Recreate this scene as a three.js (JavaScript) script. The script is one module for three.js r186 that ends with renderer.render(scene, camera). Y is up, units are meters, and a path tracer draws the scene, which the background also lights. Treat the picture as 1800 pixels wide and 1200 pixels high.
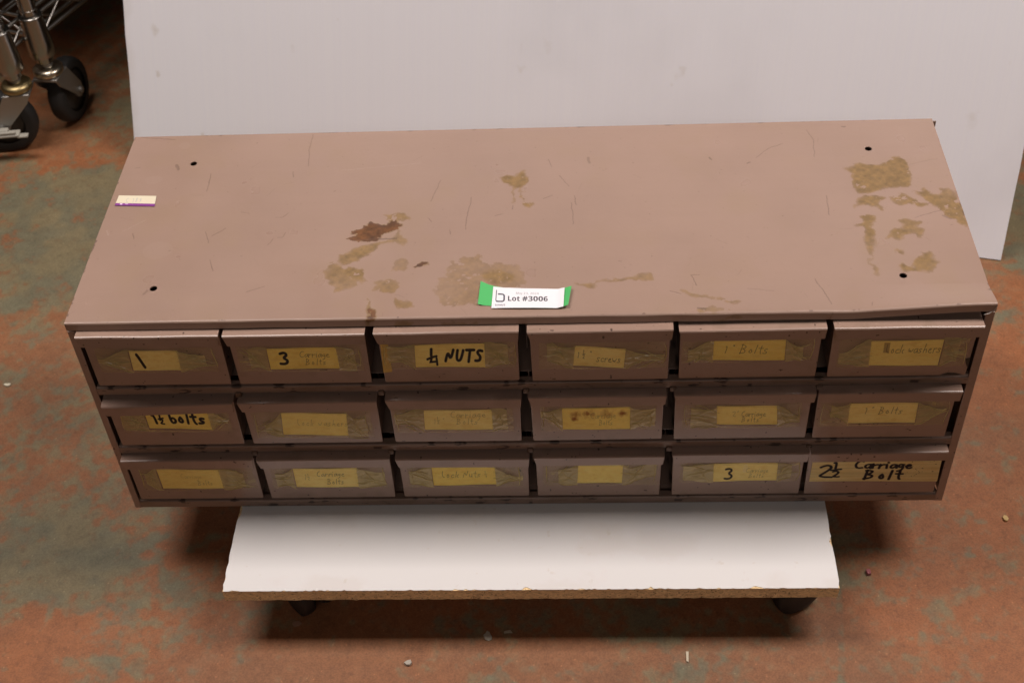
import * as THREE from 'three';
import { mergeGeometries } from 'three/addons/utils/BufferGeometryUtils.js';
import { RoundedBoxGeometry } from 'three/addons/geometries/RoundedBoxGeometry.js';
import { RectAreaLightUniformsLib } from 'three/addons/lights/RectAreaLightUniformsLib.js';

// ------------------------------------------------------------------ camera, light, exposure
const scene = new THREE.Scene();
scene.background = new THREE.Color().setRGB(0.012, 0.010, 0.008);       // the dim rest of the workshop
const camera = new THREE.PerspectiveCamera(28.68, 1024 / 682, 0.05, 60);
camera.position.set(0.0525, 1.1963, 0.8882);
camera.rotation.set(-0.7756, 0.0710, -0.0649, 'YXZ');
camera.focus = 1.31;
camera.userData.fStop = 10;
camera.updateMatrixWorld(true);
const renderer = new THREE.WebGLRenderer({ antialias: true });
renderer.toneMapping = THREE.LinearToneMapping;
renderer.toneMappingExposure = 1.0;
renderer.shadowMap.enabled = true;
RectAreaLightUniformsLib.init();
const LAMPS = [   // ceiling panels: x, z, length along x, width along z, radiance
  [-1.05, -0.30, 1.2, 0.6, 17.8],
  [1.35, -0.28, 1.2, 0.6, 22.2],
  [0.1, 2.7, 1.2, 0.6, 6],  // added fill panel that brightens the drawer fronts
];
const LAMP_Y = 2.5, LAMP_TINT = new THREE.Color().setRGB(1, 0.905, 0.855);

// ------------------------------------------------------------------ helpers
let seed = 12345;
const rnd = () => { seed = (seed * 1664525 + 1013904223) >>> 0; return seed / 4294967296; };
const rr = (a, b) => a + (b - a) * rnd();
const clamp = (x, a = 0, b = 1) => Math.min(b, Math.max(a, x));
const sstep = (a, b, x) => { const t = clamp((x - a) / (b - a)); return t * t * (3 - 2 * t); };
const lerp = (a, b, t) => a + (b - a) * t;
const taken = {};
const numbered = (n) => { taken[n] = (taken[n] ?? -1) + 1; return taken[n] ? n + '_' + String(taken[n]).padStart(3, '0') : n; };
function mesh(name, g, m, parent = scene) {
  const o = new THREE.Mesh(Array.isArray(g) ? mergeGeometries(g.map(plain)) : g, m);
  o.name = parent === scene ? numbered(name) : name;
  o.castShadow = o.receiveShadow = true;
  parent.add(o);
  return o;
}
function plain(g) { const h = g.index ? g.toNonIndexed() : g; for (const k of Object.keys(h.attributes)) if (!['position', 'normal', 'uv'].includes(k)) h.deleteAttribute(k); return h; }
function thing(name, label, category, pos = [0, 0, 0], group) {
  const o = new THREE.Group();
  o.name = numbered(name); o.position.set(...pos); o.userData = { label, category };
  if (group) o.userData.group = group;
  scene.add(o);
  return o;
}
const tag = (o, label, category, group) => { Object.assign(o.userData, { label, category }, group ? { group } : {}); return o; };
const box = (w, h, d, x = 0, y = 0, z = 0) => new THREE.BoxGeometry(w, h, d).translate(x, y, z);
const rbox = (w, h, d, r, x = 0, y = 0, z = 0) => new RoundedBoxGeometry(w, h, d, 2, r).translate(x, y, z);
function rod(a, b, r, seg = 10, r2 = r) {
  const A = new THREE.Vector3(...a), B = new THREE.Vector3(...b), d = B.clone().sub(A), L = d.length();
  return new THREE.CylinderGeometry(r2, r, L, seg).applyQuaternion(new THREE.Quaternion().setFromUnitVectors(new THREE.Vector3(0, 1, 0), d.normalize())).translate((A.x + B.x) / 2, (A.y + B.y) / 2, (A.z + B.z) / 2);
}
function setUV(g, f) {   // uv from position
  const p = g.attributes.position, n = g.attributes.normal, uv = new Float32Array(p.count * 2);
  for (let i = 0; i < p.count; i++) { const [u, v] = f(p.getX(i), p.getY(i), p.getZ(i), n.getX(i), n.getY(i), n.getZ(i)); uv[i * 2] = u; uv[i * 2 + 1] = v; }
  g.setAttribute('uv', new THREE.BufferAttribute(uv, 2));
  return g;
}
// metres by the dominant axis of each face
const metreUV = (g, k = 1, ou = 0, ov = 0) => setUV(g.index ? g.toNonIndexed() : g, (x, y, z, nx, ny, nz) => {
  const ax = Math.abs(nx), ay = Math.abs(ny), az = Math.abs(nz);
  return ay > ax && ay > az ? [x * k + ou, z * k + ov] : az > ax ? [x * k + ou, y * k + ov] : [z * k + ou, y * k + ov];
});
// a photo pixel (1800 x 1200) to the point where its line of sight meets a plane of the place
function sight(px, py) { return new THREE.Vector3((px - 900) / 2347.1, -(py - 600) / 2347.1, -1).applyQuaternion(camera.quaternion); }
function onY(px, py, y) { const d = sight(px, py); return d.multiplyScalar((y - camera.position.y) / d.y).add(camera.position); }
function onZ(px, py, z) { const d = sight(px, py); return d.multiplyScalar((z - camera.position.z) / d.z).add(camera.position); }

// noise
const PERM = new Uint16Array(4096); for (let i = 0; i < 4096; i++) PERM[i] = Math.floor(rnd() * 65536);
const hash = (x, y, s) => PERM[(PERM[(PERM[x & 4095] + y) & 4095] + s * 131) & 4095] / 65535;
function vnoise(x, y, s = 0, per = 0) {
  let x0 = Math.floor(x), y0 = Math.floor(y); const fx = x - x0, fy = y - y0, u = fx * fx * (3 - 2 * fx), v = fy * fy * (3 - 2 * fy);
  let x1 = x0 + 1, y1 = y0 + 1;
  if (per) { x0 = ((x0 % per) + per) % per; x1 = ((x1 % per) + per) % per; y0 = ((y0 % per) + per) % per; y1 = ((y1 % per) + per) % per; }
  else { x0 &= 4095; x1 &= 4095; y0 &= 4095; y1 &= 4095; }
  return lerp(lerp(hash(x0, y0, s), hash(x1, y0, s), u), lerp(hash(x0, y1, s), hash(x1, y1, s), u), v);
}
function fbm(x, y, oct, s = 0, per = 0) { let a = 0.5, t = 0, n = 0; for (let i = 0; i < oct; i++) { t += a * vnoise(x, y, s + i, per); n += a; a *= 0.55; x *= 2; y *= 2; per *= 2; } return t / n; }
const toS = (c) => { c = clamp(c); return 255 * (c <= 0.0031308 ? 12.92 * c : 1.055 * Math.pow(c, 1 / 2.4) - 0.055); };
function dataTex(w, h, f, srgb = true, repeat = true) {   // f(x, y) gives linear rgb; row 0 at v = 0
  const d = new Uint8Array(w * h * 4);
  for (let y = 0, i = 0; y < h; y++) for (let x = 0; x < w; x++, i += 4) {
    const c = f(x, y);
    if (srgb) { d[i] = toS(c[0]); d[i + 1] = toS(c[1]); d[i + 2] = toS(c[2]); } else d[i] = d[i + 1] = d[i + 2] = 255 * clamp(c);
    d[i + 3] = 255;
  }
  const t = new THREE.DataTexture(d, w, h);
  t.magFilter = THREE.LinearFilter; t.minFilter = THREE.LinearMipmapLinearFilter; t.generateMipmaps = true;
  if (repeat) t.wrapS = t.wrapT = THREE.RepeatWrapping;
  if (srgb) t.colorSpace = THREE.SRGBColorSpace;
  t.needsUpdate = true;
  return t;
}
function canvasTex(w, h, draw) {
  const c = document.createElement('canvas'); c.width = w; c.height = h;
  draw(c.getContext('2d'), w, h);
  const t = new THREE.CanvasTexture(c); t.colorSpace = THREE.SRGBColorSpace;
  return t;
}
const std = (o) => new THREE.MeshStandardMaterial(o);
const phys = (o) => new THREE.MeshPhysicalMaterial(o);
const lin = (r, g, b) => new THREE.Color().setRGB(r, g, b);

// ------------------------------------------------------------------ ceiling lamps and an added front fill
LAMPS.forEach(([x, z, w, d, L], i) => {
  const t = thing('ceiling_light', ['white ceiling light panel above the wire carts', 'white ceiling light panel above the right end of the cabinet', 'added fill light panel in front of the cabinet'][i], 'ceiling light', [x, LAMP_Y, z]);
  mesh('housing', [box(w + 0.06, 0.05, 0.03, 0, 0.035, d / 2 + 0.015), box(w + 0.06, 0.05, 0.03, 0, 0.035, -d / 2 - 0.015), box(0.03, 0.05, d, w / 2 + 0.015, 0.035, 0), box(0.03, 0.05, d, -w / 2 - 0.015, 0.035, 0), box(w + 0.06, 0.01, d + 0.06, 0, 0.066, 0)], std({ color: 0xdddddd, roughness: 0.5 }), t);
  mesh('diffuser', box(w - 0.004, 0.006, d - 0.004, 0, 0.03, 0), std({ color: 0xffffff, emissive: LAMP_TINT, emissiveIntensity: 1 }), t);
  const l = new THREE.RectAreaLight(LAMP_TINT, L, w, d);
  l.position.set(0, 0.015, 0); l.rotation.x = -Math.PI / 2; l.castShadow = true; l.name = 'panel_light';
  t.add(l);
});

// ------------------------------------------------------------------ floor
const FT = 2.4, FN = 2048;                                     // metres and pixels of the floor pattern
const floorSeeds = [   // [photo x, photo y, radius m, +worn grey-green / -orange paint]
  [90, 430, 0.13, 0.30], [150, 340, 0.12, 0.22], [40, 520, 0.06, 0.22], [170, 470, 0.05, 0.25], [30, 330, 0.07, 0.12], [60, 600, 0.09, -0.30], [150, 560, 0.05, -0.25], [40, 800, 0.10, -0.16], [150, 760, 0.08, -0.18], [230, 860, 0.06, -0.10],
  [60, 1010, 0.06, 0.22], [180, 1000, 0.07, 0.16], [110, 920, 0.06, 0.06], [230, 1110, 0.06, 0.16], [60, 1140, 0.09, -0.25], [330, 1060, 0.05, 0.04], [300, 1170, 0.06, -0.06], [420, 1140, 0.05, 0.12],
  [620, 1150, 0.09, -0.22], [760, 1160, 0.06, -0.20], [520, 1120, 0.04, 0.10], [900, 1130, 0.03, -0.12], [1000, 1150, 0.05, -0.12], [1100, 1150, 0.05, 0.03], [1320, 1150, 0.05, -0.12], [1560, 1090, 0.06, -0.20], [1640, 1150, 0.07, 0.05],
  [1700, 1000, 0.05, 0.16], [1770, 1000, 0.04, 0.18], [1600, 1000, 0.05, 0.02], [1740, 870, 0.05, 0.10], [1680, 850, 0.05, -0.10], [1760, 620, 0.05, -0.20], [1780, 500, 0.04, -0.18], [1790, 400, 0.07, 0.28], [1760, 560, 0.025, 0.2], [1770, 750, 0.06, -0.08], [1790, 690, 0.03, 0.14],
  [200, 150, 0.1, -0.05], [120, 260, 0.06, -0.1], [195, 270, 0.04, -0.12],
].map(([x, y, r, w]) => { const p = onY(x, y, 0); return [p.x, p.z, r, w]; });
const seamA = onY(1474, 1045, 0), seamB = onY(1480, 1195, 0);
const floorOrange = [0.300, 0.108, 0.038], floorOrange2 = [0.240, 0.103, 0.044], floorGrey = [0.172, 0.148, 0.080], floorGrey2 = [0.132, 0.130, 0.080];
const floorWear = new Float32Array(FN * FN);
const floorTex = dataTex(FN, FN, (ix, iy) => {
  const x = (ix / FN) * FT, z = (iy / FN) * FT, X = x > 1.2 ? x - FT : x, Z = z > 0.8 ? z - FT : z;   // one pattern centred on the cabinet
  let s = 0;
  for (const [px, pz, r, w] of floorSeeds) { const d2 = ((X - px) ** 2 + (Z - pz) ** 2) / (r * r); if (d2 < 5) s += w * Math.exp(-d2 * 1.1); }
  const u = ix / FN, v = iy / FN;
  const big = fbm(u * 9, v * 9, 5, 3, 9), mid = fbm(u * 40, v * 52, 4, 11, 40) , fine = fbm(u * 210, v * 210, 3, 23, 210), grit = hash(ix & 4095, iy & 4095, 5);
  let wv = (big - 0.5) * 1.25 + (mid - 0.5) * 0.8 + (fine - 0.5) * 0.9 + s * 1.1 - 0.05;
  const along = clamp((Z - seamA.z) / (seamB.z - seamA.z), -0.6, 3), sx = lerp(seamA.x, seamB.x, along);
  if (Z > seamA.z - 0.03 && Z < 0.6) wv += 0.30 * sstep(0.0055, 0.002, Math.abs(X - sx + (mid - 0.5) * 0.004));
  const t = 0.6 * sstep(-0.32, 0.36, wv) + 0.4 * sstep(-0.14, 0.16, wv + (fbm(u * 260, v * 260, 3, 31, 260) - 0.5) * 1.1);
  const t2 = fbm(u * 17, v * 17, 4, 37, 17), t3 = sstep(0.35, 0.7, fbm(u * 64, v * 64, 3, 41, 64));
  const m = 0.80 + 0.34 * fine + 0.36 * (grit - 0.5) + 0.2 * (fbm(u * 24, v * 24, 3, 51, 24) - 0.5);
  const dark = sstep(0.80, 0.86, vnoise(u * 620, v * 620, 61, 620)) * 0.14, light = grit > 0.9985 ? 0.6 : 0;
  floorWear[iy * FN + ix] = t;
  const c = [];
  for (let k = 0; k < 3; k++) {
    const o = lerp(floorOrange[k], floorOrange2[k], sstep(0.3, 0.7, t2) * 0.8 + t3 * 0.2), g = lerp(floorGrey[k], floorGrey2[k], t3);
    c[k] = lerp(o, g, t * 0.92) * m * (1 - dark) * (1 + light);
  }
  return c;
});
const floorBump = dataTex(1024, 1024, (ix, iy) => { const u = ix / 1024, v = iy / 1024; return 0.5 + 0.35 * (fbm(u * 256, v * 256, 2, 71, 256) - 0.5) + 0.5 * (fbm(u * 30, v * 30, 3, 77, 30) - 0.5) - 0.12 * floorWear[(iy * 2) * FN + ix * 2]; }, false);
const floorMat = std({ map: floorTex, bumpMap: floorBump, bumpScale: 0.0012, roughness: 0.62 });
{
  const g = new THREE.PlaneGeometry(10, 10, 1, 1).rotateX(-Math.PI / 2);
  setUV(g, (x, y, z) => [x / FT, z / FT]);
  const f = mesh('floor', g, floorMat);
  f.userData = { kind: 'structure', label: 'worn orange painted concrete floor with grey-green patches', category: 'floor' };
}

// ------------------------------------------------------------------ white sheet leaning behind
const sheetTex = dataTex(1024, 1024, (ix, iy) => {
  const u = ix / 1024, v = iy / 1024;
  let k = 1 - 0.05 * sstep(0.55, 0.8, fbm(u * 6, v * 5, 4, 91)) - 0.010 * (hash(ix, 3, 9) - 0.5);
  let smudge = sstep(0.79, 0.86, fbm(u * 34, v * 24, 4, 95)) * 0.18 + sstep(0.012, 0.0, u + (fbm(u * 9, v * 40, 3, 97) - 0.5) * 0.02) * 0.14;
  for (const [su, sv, sr, sa] of [[0.037, 0.175, 0.006, 0.3], [0.036, 0.115, 0.005, 0.4], [0.09, 0.045, 0.005, 0.4], [0.945, 0.16, 0.01, 0.15], [0.30, 0.06, 0.006, 0.12], [0.5, 0.2, 0.008, 0.1]]) { const dd = Math.hypot((u - su) * 1.257, (v - sv) * 0.8) + (fbm(u * 160, v * 160, 3, 99) - 0.5) * 0.012; if (dd < sr) smudge += sa * (1 - Math.max(dd, 0) / sr); }
  const c = [0.88 * k, 0.88 * k, 0.925 * k];
  return [lerp(c[0], 0.50, smudge), lerp(c[1], 0.42, smudge), lerp(c[2], 0.30, smudge)];
}, true, false);
{
  const BR = onY(1760, 457, 0), yaw = -12 * Math.PI / 180, s = 0.375, Wd = 1.257, Ht = 1.15, th = 0.0045;
  const u = new THREE.Vector3(Math.cos(yaw), 0, -Math.sin(yaw)), h = new THREE.Vector3(-Math.sin(yaw), 0, -Math.cos(yaw));
  const v = new THREE.Vector3(0, 1, 0).addScaledVector(h, s).normalize(), n = u.clone().cross(v);
  const NX = 40, NY = 36, pos = [], uv = [], idx = [];
  const at = (i, j, back) => {
    const a = i / NX, b = j / NY;
    const bow = 0.006 * Math.sin(a * Math.PI) * (0.4 + b) + 0.0022 * Math.sin(a * 9 + b * 4) * b + 0.003 * sstep(0.06, 0, b) * sstep(0.95, 1, a);
    const jag = (vnoise(b * 90, 3.3, 5) - 0.5) * 0.0016 * (i === 0 || i === NX ? 1 : 0);
    return BR.clone().addScaledVector(u, (a - 1) * Wd + jag).addScaledVector(v, b * Ht + 0.001).addScaledVector(n, bow - (back ? th : 0));
  };
  for (const back of [0, 1]) for (let j = 0; j <= NY; j++) for (let i = 0; i <= NX; i++) { pos.push(...at(i, j, back).toArray()); uv.push(i / NX, j / NY); }
  const S = (NX + 1) * (NY + 1), id = (i, j, b) => b * S + j * (NX + 1) + i;
  for (let j = 0; j < NY; j++) for (let i = 0; i < NX; i++) { idx.push(id(i, j, 0), id(i + 1, j, 0), id(i + 1, j + 1, 0), id(i, j, 0), id(i + 1, j + 1, 0), id(i, j + 1, 0)); idx.push(id(i, j, 1), id(i + 1, j + 1, 1), id(i + 1, j, 1), id(i, j, 1), id(i, j + 1, 1), id(i + 1, j + 1, 1)); }
  let g = new THREE.BufferGeometry();
  g.setAttribute('position', new THREE.Float32BufferAttribute(pos, 3)); g.setAttribute('uv', new THREE.Float32BufferAttribute(uv, 2)); g.setIndex(idx); g.computeVertexNormals();
  const rim = [];   // side faces
  const quad = (a, b, c, d) => { const q = new THREE.BufferGeometry().setFromPoints([a, b, c, a, c, d]); q.setAttribute('uv', new THREE.Float32BufferAttribute([0.5, 0.5, 0.5, 0.5, 0.5, 0.5, 0.5, 0.5, 0.5, 0.5, 0.5, 0.5], 2)); q.computeVertexNormals(); rim.push(q); };
  for (let j = 0; j < NY; j++) { quad(at(NX, j, 0), at(NX, j, 1), at(NX, j + 1, 1), at(NX, j + 1, 0)); quad(at(0, j, 1), at(0, j, 0), at(0, j + 1, 0), at(0, j + 1, 1)); }
  for (let i = 0; i < NX; i++) { quad(at(i, 0, 1), at(i + 1, 0, 1), at(i + 1, 0, 0), at(i, 0, 0)); quad(at(i, NY, 0), at(i + 1, NY, 0), at(i + 1, NY, 1), at(i, NY, 1)); }
  tag(mesh('white_sheet', [g, ...rim], phys({ map: sheetTex, roughness: 0.42, side: THREE.DoubleSide })), 'large white plastic sheet leaning back behind the drawer cabinet', 'backdrop sheet');
}

// ------------------------------------------------------------------ dolly under the cabinet
const DECK = 0.080;                                            // height of the dolly's white top
const chipTex = dataTex(1024, 128, (ix, iy) => {               // pressed wood chips on the cut edge
  const a = fbm(ix / 9, iy / 5, 3, 101), b = hash(ix, iy, 7), c = fbm(ix / 30, iy / 22, 3, 105);
  const k = 0.62 + 0.6 * a + 0.2 * (b - 0.5), d = sstep(0.30, 0.2, fbm(ix / 8, iy / 5, 2, 108)) * 0.6;
  const base = [0.90 * k, 0.67 * k, 0.38 * k];
  return base.map((q, i) => lerp(q, [0.08, 0.045, 0.02][i], d) * (0.8 + 0.4 * c));
});
const melTex = dataTex(1024, 512, (ix, iy) => {
  const u = ix / 1024, v = iy / 512;
  const st = sstep(0.60, 0.75, fbm(u * 10, v * 8, 5, 111)) * 0.10 + sstep(0.76, 0.86, fbm(u * 60, v * 40, 4, 115)) * 0.22;
  return [lerp(0.76, 0.50, st), lerp(0.74, 0.42, st), lerp(0.735, 0.30, st)];
}, true, false);
const BX0 = -0.3150, BX1 = 0.3075, BZ1 = 0.1085, BZ0 = -0.31, BT = 0.0165;
{
  const dolly = thing('platform_dolly', 'white laminated chipboard dolly on black casters under the cabinet', 'dolly', [(BX0 + BX1) / 2, 0, 0]);
  const w = BX1 - BX0, d = BZ1 - BZ0, cz = (BZ0 + BZ1) / 2;
  // core with slightly crumbled front and side edges
  const core = new THREE.BoxGeometry(w, BT - 0.0008, d, 160, 3, 90).translate(0, DECK - 0.0008 - (BT - 0.0008) / 2, cz);
  { const p = core.attributes.position;
    for (let i = 0; i < p.count; i++) { const x = p.getX(i), y = p.getY(i), z = p.getZ(i), n1 = fbm(x * 160 + 40, y * 400 + 10, 3, 121) - 0.5, n2 = fbm(z * 160 + 40, y * 400, 3, 127) - 0.5;
      if (z > BZ1 - 1e-4) p.setZ(i, z + n1 * 0.0022 - 0.0008); if (Math.abs(x) > w / 2 - 1e-4) p.setX(i, x - Math.sign(x) * (0.0008 + n2 * 0.002)); }
    core.computeVertexNormals(); }
  const board = mesh('board', setUV(core.toNonIndexed(), (x, y, z, nx, ny, nz) => [(Math.abs(nx) > 0.7 ? z : x) * 3.4, (Math.abs(ny) > 0.7 ? z : y) * 27]), std({ map: chipTex, bumpMap: chipTex, bumpScale: 0.0006, roughness: 0.95 }), dolly);
  // laminate skin with chipped outline
  const sh = new THREE.Shape(), P = [];
  const chipAt = (t, s) => { const n = fbm(t * 210, 5.5, 2, s); return 0.0003 + 0.0014 * sstep(0.5, 0.85, n) + 0.003 * sstep(0.72, 0.8, fbm(t * 60, 9.5, 2, s + 3)); };
  for (let i = 0; i <= 220; i++) { const t = i / 220; P.push([-w / 2 + 0.002 + t * (w - 0.004), BZ1 - chipAt(t, 131)]); }
  for (let i = 1; i <= 60; i++) { const t = i / 60; P.push([w / 2 - chipAt(t, 141), BZ1 - 0.002 - t * (d - 0.004)]); }
  P.push([-w / 2, BZ0]);
  for (let i = 60; i >= 1; i--) { const t = i / 60; P.push([-w / 2 + chipAt(t * 0.9, 151), BZ1 - 0.002 - t * (d - 0.004)]); }
  P.forEach(([x, z], i) => (i ? sh.lineTo(x, -z) : sh.moveTo(x, -z)));
  const skin = new THREE.ExtrudeGeometry(sh, { depth: 0.0008, bevelEnabled: false }).rotateX(-Math.PI / 2).translate(0, DECK - 0.00085, 0);
  setUV(skin, (x, y, z) => [(x + w / 2) / w, (z - BZ0) / d]);
  mesh('laminate', skin, phys({ map: melTex, roughness: 0.33 }), board);
  const black = std({ color: lin(0.012, 0.012, 0.013), roughness: 0.55 }), dark = std({ color: lin(0.05, 0.05, 0.052), roughness: 0.4, metalness: 0.7 });
  const ra = onY(1392, 1088, 0), la = onY(545, 1076, 0);
  for (const [x, z, a] of [[ra.x - 0.011, ra.z - 0.022, 0.5], [la.x - 0.008, la.z - 0.026, -0.9], [-0.24, -0.27, 0.3], [0.24, -0.27, 2.2]]) {
    const c = new THREE.Group(); c.name = 'caster'; c.position.set(x - (BX0 + BX1) / 2, 0, z); c.rotation.y = a; dolly.add(c);
    const R = 0.0285, wheel = (sx) => { const pts = [[0.001, -0.010], [0.014, -0.0105], [0.0205, -0.010], [0.0272, -0.0075], [R, -0.003], [R, 0.003], [0.0272, 0.0075], [0.0205, 0.010], [0.014, 0.0105], [0.001, 0.010]].map((q) => new THREE.Vector2(...q)); return new THREE.LatheGeometry(pts, 32).rotateX(Math.PI / 2).rotateY(Math.PI / 2 * 0).translate(0.012, R, sx); };
    mesh('wheel', wheel(-0.0135), black, c); mesh('wheel', wheel(0.0135), black, c);
    const hood = new THREE.SphereGeometry(0.0312, 24, 12, 0, Math.PI * 2, 0, Math.PI * 0.5).scale(1, 1, 0.13).translate(0.012, R, 0);
    mesh('hood', [hood, rbox(0.022, 0.026, 0.006, 0.002, -0.004, 0.040, 0)], black, c);
    mesh('stem', [rod([0, 0.03, 0], [0, 0.0612, 0], 0.0055, 14), box(0.042, 0.0022, 0.042, 0, 0.0621, 0)], dark, c);
  }
}

// ------------------------------------------------------------------ drawer cabinet
const W = 0.857, D = 0.2944, H = 0.2746, YB = DECK + 0.0003;   // stands on the dolly
const paint = [0.338, 0.226, 0.176];
const grimeCol = [0.045, 0.030, 0.022];
const paintTex = dataTex(1024, 1024, (ix, iy) => {             // 0.5 m tile of old enamel: mottling, specks, small chips
  const u = ix / 1024, v = iy / 1024;
  const m = 1 + 0.07 * (fbm(u * 12, v * 12, 5, 201, 12) - 0.5) + 0.05 * (hash(ix & 1023, iy & 1023, 3) - 0.5);
  const grime = 0.34 * sstep(0.56, 0.78, fbm(u * 26, v * 44, 5, 207, 26)) , speck = sstep(0.86, 0.89, fbm(u * 130, v * 130, 2, 211, 130));
  const rub = 0.25 * sstep(0.66, 0.8, fbm(u * 20, v * 10, 4, 219, 20));
  return paint.map((p, k) => lerp(lerp(p * m, [0.24, 0.17, 0.12][k], grime), grimeCol[k], speck * 0.85) * (1 + rub * 0.25));
});
const grimyTex = dataTex(1024, 256, (ix, iy) => {              // rails: the same enamel, brown with oil and dirt
  const u = ix / 1024, v = iy / 256;
  const g = clamp(0.15 + 0.75 * sstep(0.42, 0.68, fbm(u * 30, v * 8, 5, 301)) ), b = sstep(0.64, 0.72, fbm(u * 60, v * 14, 4, 307));
  return paint.map((p, k) => lerp(lerp(p * 0.86, [0.17, 0.105, 0.062][k], g * 0.55), grimeCol[k] * 0.6, b * 0.8));
});
const paintMat = phys({ map: paintTex, roughness: 0.26, bumpMap: paintTex, bumpScale: 0.00012 });
const railMat = phys({ map: grimyTex, roughness: 0.42 });

// --- top sheet pattern: stains and scratches traced on the photograph, laid out in metres
const TW = 2048, TH = 704;
const topPoint = (px, py) => { const p = onY(px, py, YB + H); return [((p.x + W / 2) / W) * TW, ((p.z + D) / D) * TH]; };   // canvas row 0 at the back
const from = (ox, oy, k) => (pts) => pts.map(([x, y]) => topPoint(ox + x / k, oy + y / k));
function traced(draw) { const c = document.createElement('canvas'); c.width = TW; c.height = TH; const g = c.getContext('2d'); g.fillStyle = '#000'; g.fillRect(0, 0, TW, TH); draw(g); return g.getImageData(0, 0, TW, TH).data; }
const poly = (g, pts, style) => { g.fillStyle = style; g.beginPath(); pts.forEach(([x, y], i) => (i ? g.lineTo(x, y) : g.moveTo(x, y))); g.closePath(); g.fill(); };
const line = (g, pts, style, w) => { g.strokeStyle = style; g.lineWidth = w; g.lineCap = 'round'; g.lineJoin = 'round'; g.beginPath(); pts.forEach(([x, y], i) => (i ? g.lineTo(x, y) : g.moveTo(x, y))); g.stroke(); };
const stains = traced((g) => {
  const R = from(1450, 240, 3.748), L = from(550, 350, 4.5), M = from(600, 280, 3), N = from(1200, 190, 3);
  const tan = (a) => 'rgb(' + Math.round(255 * a) + ',0,0)', rust = 'rgb(255,255,0)';
  g.globalCompositeOperation = 'lighten';
  for (const q of [
    [[150, 215], [185, 185], [270, 178], [360, 190], [380, 175], [430, 160], [445, 130], [480, 125], [530, 155], [550, 200], [565, 260], [565, 335], [520, 340], [430, 330], [350, 350], [300, 375], [220, 378], [205, 330], [180, 260]],
    [[225, 400], [300, 395], [390, 390], [400, 405], [350, 430], [405, 490], [370, 490], [340, 455], [270, 445], [230, 450], [190, 475], [185, 460], [220, 445]],
    [[425, 395], [470, 390], [500, 370], [540, 375], [590, 405], [620, 430], [690, 435], [620, 460], [560, 440], [480, 460], [465, 430]],
    [[575, 340], [640, 370], [655, 320], [690, 375], [740, 390], [780, 340], [860, 345], [870, 400], [910, 480], [945, 600], [880, 560], [860, 540], [800, 520], [740, 450], [690, 425], [650, 400], [600, 360]],
    [[230, 525], [270, 510], [310, 520], [335, 545], [315, 560], [310, 600], [330, 680], [325, 730], [305, 790], [320, 830], [345, 870], [345, 915], [325, 915], [312, 850], [295, 800], [270, 700], [265, 650], [280, 605], [205, 585], [255, 575], [260, 550]],
    [[490, 545], [540, 535], [600, 550], [670, 560], [640, 580], [580, 590], [660, 610], [650, 640], [610, 670], [590, 640], [530, 640], [510, 680], [470, 680], [440, 660], [410, 670], [400, 660], [455, 610], [510, 600]],
    [[475, 725], [510, 745], [510, 775], [480, 770]],
    [[510, 830], [560, 855], [600, 850], [590, 815], [660, 790], [660, 770], [700, 760], [735, 775], [710, 800], [755, 830], [730, 870], [690, 900], [630, 885], [580, 885], [520, 900]],
  ]) poly(g, R(q), tan(0.92));
  for (const [q, a] of [
    [[[560, 120], [600, 125], [680, 95], [720, 105], [725, 130], [770, 155], [700, 170], [600, 165]], 0.8],
    [[[660, 240], [690, 260], [740, 345], [690, 360], [640, 340], [560, 345], [480, 420], [420, 460], [330, 500], [240, 515], [195, 490], [195, 445], [260, 430], [330, 390], [460, 350], [660, 300]], 0.78],
    [[[100, 490], [180, 510], [230, 540], [330, 540], [370, 555], [400, 610], [430, 655], [340, 640], [350, 690], [300, 705], [230, 725], [150, 755], [140, 735], [180, 700], [95, 675], [130, 640], [90, 580], [130, 560]], 0.68],
    [[[260, 545], [330, 538], [370, 555], [400, 610], [430, 655], [330, 630], [260, 600]], 0.95],
    [[[640, 480], [740, 470], [750, 580], [640, 575]], 0.48],
    [[[480, 650], [640, 620], [690, 740], [560, 740], [480, 710]], 0.6],
    [[[620, 770], [680, 800], [780, 800], [800, 830], [750, 870], [690, 860]], 0.6],
    [[[1080, 490], [1200, 460], [1340, 440], [1400, 500], [1650, 515], [1670, 600], [1700, 700], [1420, 690], [1330, 660], [1310, 840], [1050, 850], [1010, 820], [960, 740], [990, 650], [1060, 600]], 0.40],
    [[[1340, 600], [1460, 560], [1620, 590], [1560, 650], [1420, 690]], 0.95],
  ]) poly(g, L(q), tan(a));
  poly(g, M([[835, 95], [880, 85], [925, 95], [930, 70], [965, 60], [985, 120], [960, 140], [940, 145], [960, 190], [990, 225], [1010, 240], [1000, 255], [965, 245], [945, 170], [930, 145], [915, 150], [918, 230], [910, 230], [905, 150], [860, 125]]), tan(1));
  poly(g, M([[1190, 665], [1280, 652], [1450, 625], [1640, 602], [1640, 632], [1500, 635], [1330, 650], [1350, 680], [1280, 672]]), tan(0.7));
  line(g, N([[0, 965], [130, 1000], [300, 1025]]), tan(0.7), 9);
  poly(g, N([[70, 1065], [90, 1045], [170, 1050], [290, 1068]]), tan(0.8));
  for (const q of [
    [[250, 315], [310, 305], [345, 285], [310, 265], [350, 240], [400, 230], [410, 195], [480, 190], [540, 210], [560, 215], [600, 180], [610, 155], [670, 155], [670, 190], [715, 195], [680, 225], [610, 260], [560, 275], [520, 310], [420, 320], [340, 325]],
    [[800, 530], [830, 510], [900, 490], [910, 515], [850, 530]],
  ]) poly(g, L(q), rust);
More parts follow.
